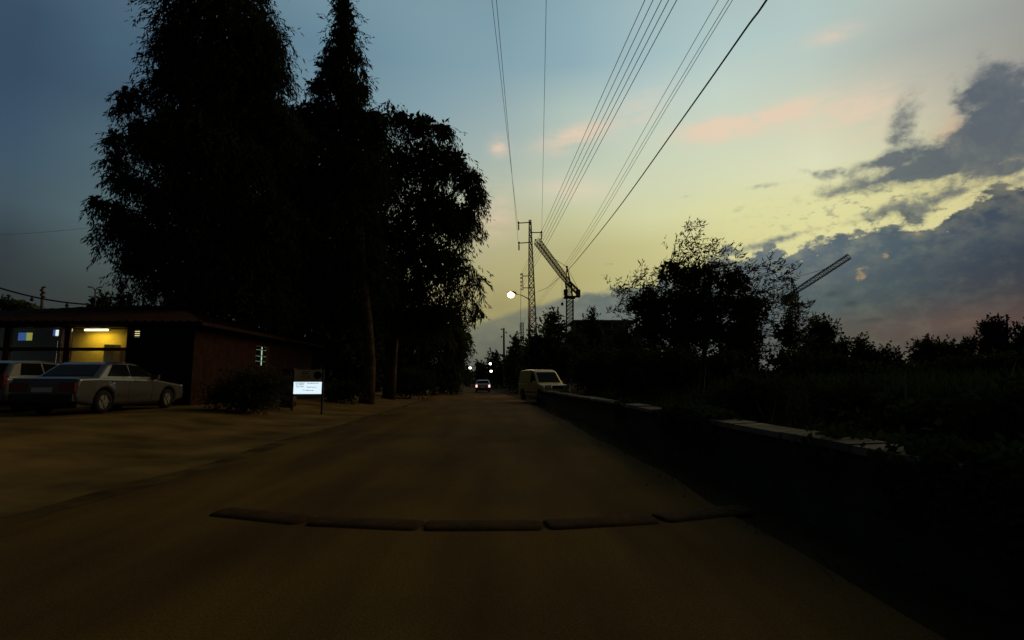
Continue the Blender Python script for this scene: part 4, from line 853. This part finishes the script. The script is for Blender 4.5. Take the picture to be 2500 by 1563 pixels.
b = at(2458, 931, 29); b.z = H(b.x, 29); o = empty('antenna_mast', b, 'thin antenna mast rising right of the tall conifer', 'mast'); g_ = lambda px, py: at(px, py, 29)-b
MB().tube([(0, 0, 0), g_(2459, 810), g_(2458, 768)], [.09, .06, .035], 6).build('mast', MT['steel'], o); MB().tube([g_(2454, 772), g_(2462, 770)], .03, 4).ball(g_(2458, 770), .07, 6, 4).build('antenna_head', MT['steel'], o)

# ------------------------------------------------------------------ wires
def wire(name, label, pts, r, group, sag=0, cat='wire'):
    pts = [Vector(p) for p in pts]; Q = []
    if len(pts) == 2:
        Q = [pts[0].lerp(pts[1], t)+Vector((0, 0, -sag*4*t*(1-t))) for t in np.linspace(0, 1, 24)]
    else:
        n = len(pts)
        for i in range(n-1):
            p0, p1, p2, p3 = pts[max(i-1, 0)], pts[i], pts[i+1], pts[min(i+2, n-1)]
            for t in np.linspace(0, 1, 9)[(0 if i == 0 else 1):]:
                Q.append(.5*((2*p1)+(p2-p0)*t+(2*p0-5*p1+4*p2-p3)*t*t+(3*p1-p0-3*p2+p3)*t**3))
    o = MB().tube([q_-pts[0] for q_ in Q], r, 5).build(name, MT['wire'], None, False, pts[0]); return tag(o, label, cat, group)
def topz(px, z):
    d = ray(px, 79); return Vector((0, 0, CAMZ))+d*((z-CAMZ)/d.z)
def ext(a, b, k): return b+(b-a)*k
GA = 'high voltage wires from the pylon'
for i, (tx_, lab) in enumerate(((1210, 'left high voltage wire from the top crossarm of the pylon'), (1332, 'lone high voltage wire from the right crossarm of the pylon'), (1219, 'high voltage wire just right of the leftmost, from the lower crossarm'))):
    e = ends[i]; t = topz(tx_, e.z+(.4 if i != 2 else .9)); wire('power_wire', lab, [e, e.lerp(t, .5)+Vector((0, 0, -.12)), t, ext(e, t, 1)], .010, GA)
GB = 'five stacked wires from the pylon rack'; ordn = ('leftmost', 'second from left', 'middle', 'fourth from left', 'rightmost')
for i, tx_ in enumerate((1539, 1557, 1576, 1592, 1610)):
    e = racks[i]; t = topz(tx_, 9.6-.28*i); wire('power_wire', ordn[i]+' of the five close wires fanning up from the pylon rack', [e, e.lerp(t, .5)+Vector((0, 0, -.15)), t, ext(e, t, 1)], .0085, GB)
GC = 'three thin wires right of the five'
for i, tx_ in enumerate((1708, 1731, 1740)):
    e = farr[i]; t = topz(tx_, 9.3-.12*i); mid = at(1381+4*i, 643+3*i, 35); wire('power_wire', ('left', 'middle', 'right')[i]+' of the three thin wires between the five and the thick cable', [e, mid, t, ext(mid, t, 1)], .007, GC)
for i in (0, 2, 4):
    wire('power_wire', ('upper', 'middle', 'lower')[i//2]+' wire running on from the pylon rack to the far lattice pole', [racks[i], farr[3+i//2]], .012, 'wires between pylon and far lattice pole', .8)
wire('thick_cable', 'single thick black cable sweeping up to the right from the pylon', [at(1313, 712, PY), at(1338, 701, 39), at(1368, 676, 32), at(1400, 645, 26.5), at(1500, 521, 17), at(1660, 299, 10.4), at(1815, 79, 7.3), at(1930, -90, 5.6), (3.4, 0, 6.6), (3.3, -10, 7.2)], .015, None, 0, 'cable')
wire('power_wire', 'faint distant wire crossing the left sky into the tall tree', [at(-200, 578, 30), at(260, 551, 34)], .008, None, .2)

# ------------------------------------------------------------------ cranes and building site
def crane(label, px_t, y_ring, Y, apex, piv, tip, tipdY, cj, wt_, jw, hook=None):
    b = at(px_t, 931, Y); b.z = H(b.x, Y); o = empty('tower_crane', b, label, 'crane'); g = lambda px, py, dy=0: at(px, py, Y+dy)-b
    m = MT['yellowsteel']; mb = MB(); lattice(mb, (0, 0, 0), g(px_t, y_ring), lambda t: wt_, int((931-y_ring)/10), .07); mb.build('tower', m, o)
    r = g(px_t, y_ring); MB().box(r.x-wt_*.9, r.x+wt_*.9, r.y-wt_*.9, r.y+wt_*.9, r.z, r.z+.35).build('slewing_ring', m, o)
    pv = g(*piv); mb = MB(); lattice(mb, r+Vector((0, 0, .35)), pv, lambda t: wt_*.8, 3, .09); mb.build('turntable', m, o)
    ap = g(*apex); mb = MB()
    for s in (-1, 1): mb.tube([pv+Vector((.5, s*.5, 0)), ap+Vector((0, s*.15, 0))], .11, 4); mb.tube([pv+Vector((-.5, s*.5, 0)), ap+Vector((0, s*.15, 0))], .11, 4)
    for f in (.35, .7): c = pv.lerp(ap, f); mb.box(c.x-.35*(1.2-f), c.x+.35*(1.2-f), c.y-.3, c.y+.3, c.z-.07, c.z+.07)
    mb.ball(ap, .28, 8, 5); mb.build('a_frame', m, o)
    tp = g(tip[0], tip[1], tipdY); mb = MB(); nb = max(8, int((tp-pv).length/1.0)); lattice(mb, pv, tp, lambda t: jw*(.75+.25*min(1, t*6)), nb, .055, Vector((0, 0, 1))); mb.build('jib', m, o)
    c = g(*cj); mb = MB(); lattice(mb, pv, c, lambda t: .9, 4, .08, Vector((0, 0, 1))); mb.build('counter_jib', m, o)
    MB().box(c.x-.4, c.x+.45, c.y-.8, c.y+.8, c.z-1.1, c.z+.5).build('counterweight', MT['slab'], o)
    mb = MB(); mid = pv.lerp(tp, .62); mb.tube([ap, mid+Vector((0, 0, jw*.5))], .05, 4); mb.tube([ap, c+Vector((0, 0, .9))], .05, 4); mb.build('tie_rope', MT['wire'], o)
    cb = r+Vector((-wt_*.9, -.6, .5)); MB().box(cb.x-.1, cb.x+.7, cb.y-.6, cb.y+.4, cb.z, cb.z+1.3).build('cab', m, o)
    if hook:
        h0 = pv.lerp(tp, hook[0]); h1 = Vector((h0.x, h0.y, g(0, hook[1], 0).z)); MB().tube([h0, h1], .03, 4).box(h1.x-.25, h1.x+.25, h1.y-.25, h1.y+.25, h1.z-.6, h1.z).build('hook_block', MT['steel'], o)
    return o
crane('luffing tower crane with its jib raised to the left behind the pylon', 1391, 728, 118, (1384, 652), (1387, 690), (1311, 589), -14, (1411, 714), 1.45, 1.05, (.22, 740))
crane('second tower crane with its jib raised to the right behind the windblown tree', 1938, 745, 125, (1933, 680), (1939, 714), (2074, 626), -8, (1914, 732), 1.6, 1.05)
# unfinished concrete building
BY = 96; A0 = at(1398, 781, BY); A1 = at(1560, 781, BY); bz = 0; bl = empty('unfinished_building', (A0.x, BY, H(A0.x, BY)), 'flat roofed unfinished concrete building on the site below the first crane', 'building'); bw_ = A1.x-A0.x; bh = A0.z-bl.location.z
for i in range(5):
    z = bh*(i)/4; MB().box(0, bw_, 0, 9, z-.3, z).build('floor_slab', MT['slab'], bl)
for i in range(4):
    z0 = bh*i/4; z1_ = bh*(i+1)/4-.302
    for j in range(6):
        x = .2+(bw_-.8)*j/5; MB().box(x, x+.4, .1, .5, z0+.002, z1_).build('column', MT['slab'], bl)
    for j in range(5):
        if (i+j) % 4 != 3: x = .62+(bw_-.8)*j/5; MB().box(x, x+(bw_-.8)/5-.44, .3, .45, z0+.002, z0+1.0).build('infill_panel', MT['brick'], bl)
MB().box(.5, bw_-.5, 6, 6.2, .002, bh-.302).build('rear_wall', MT['slab'], bl)
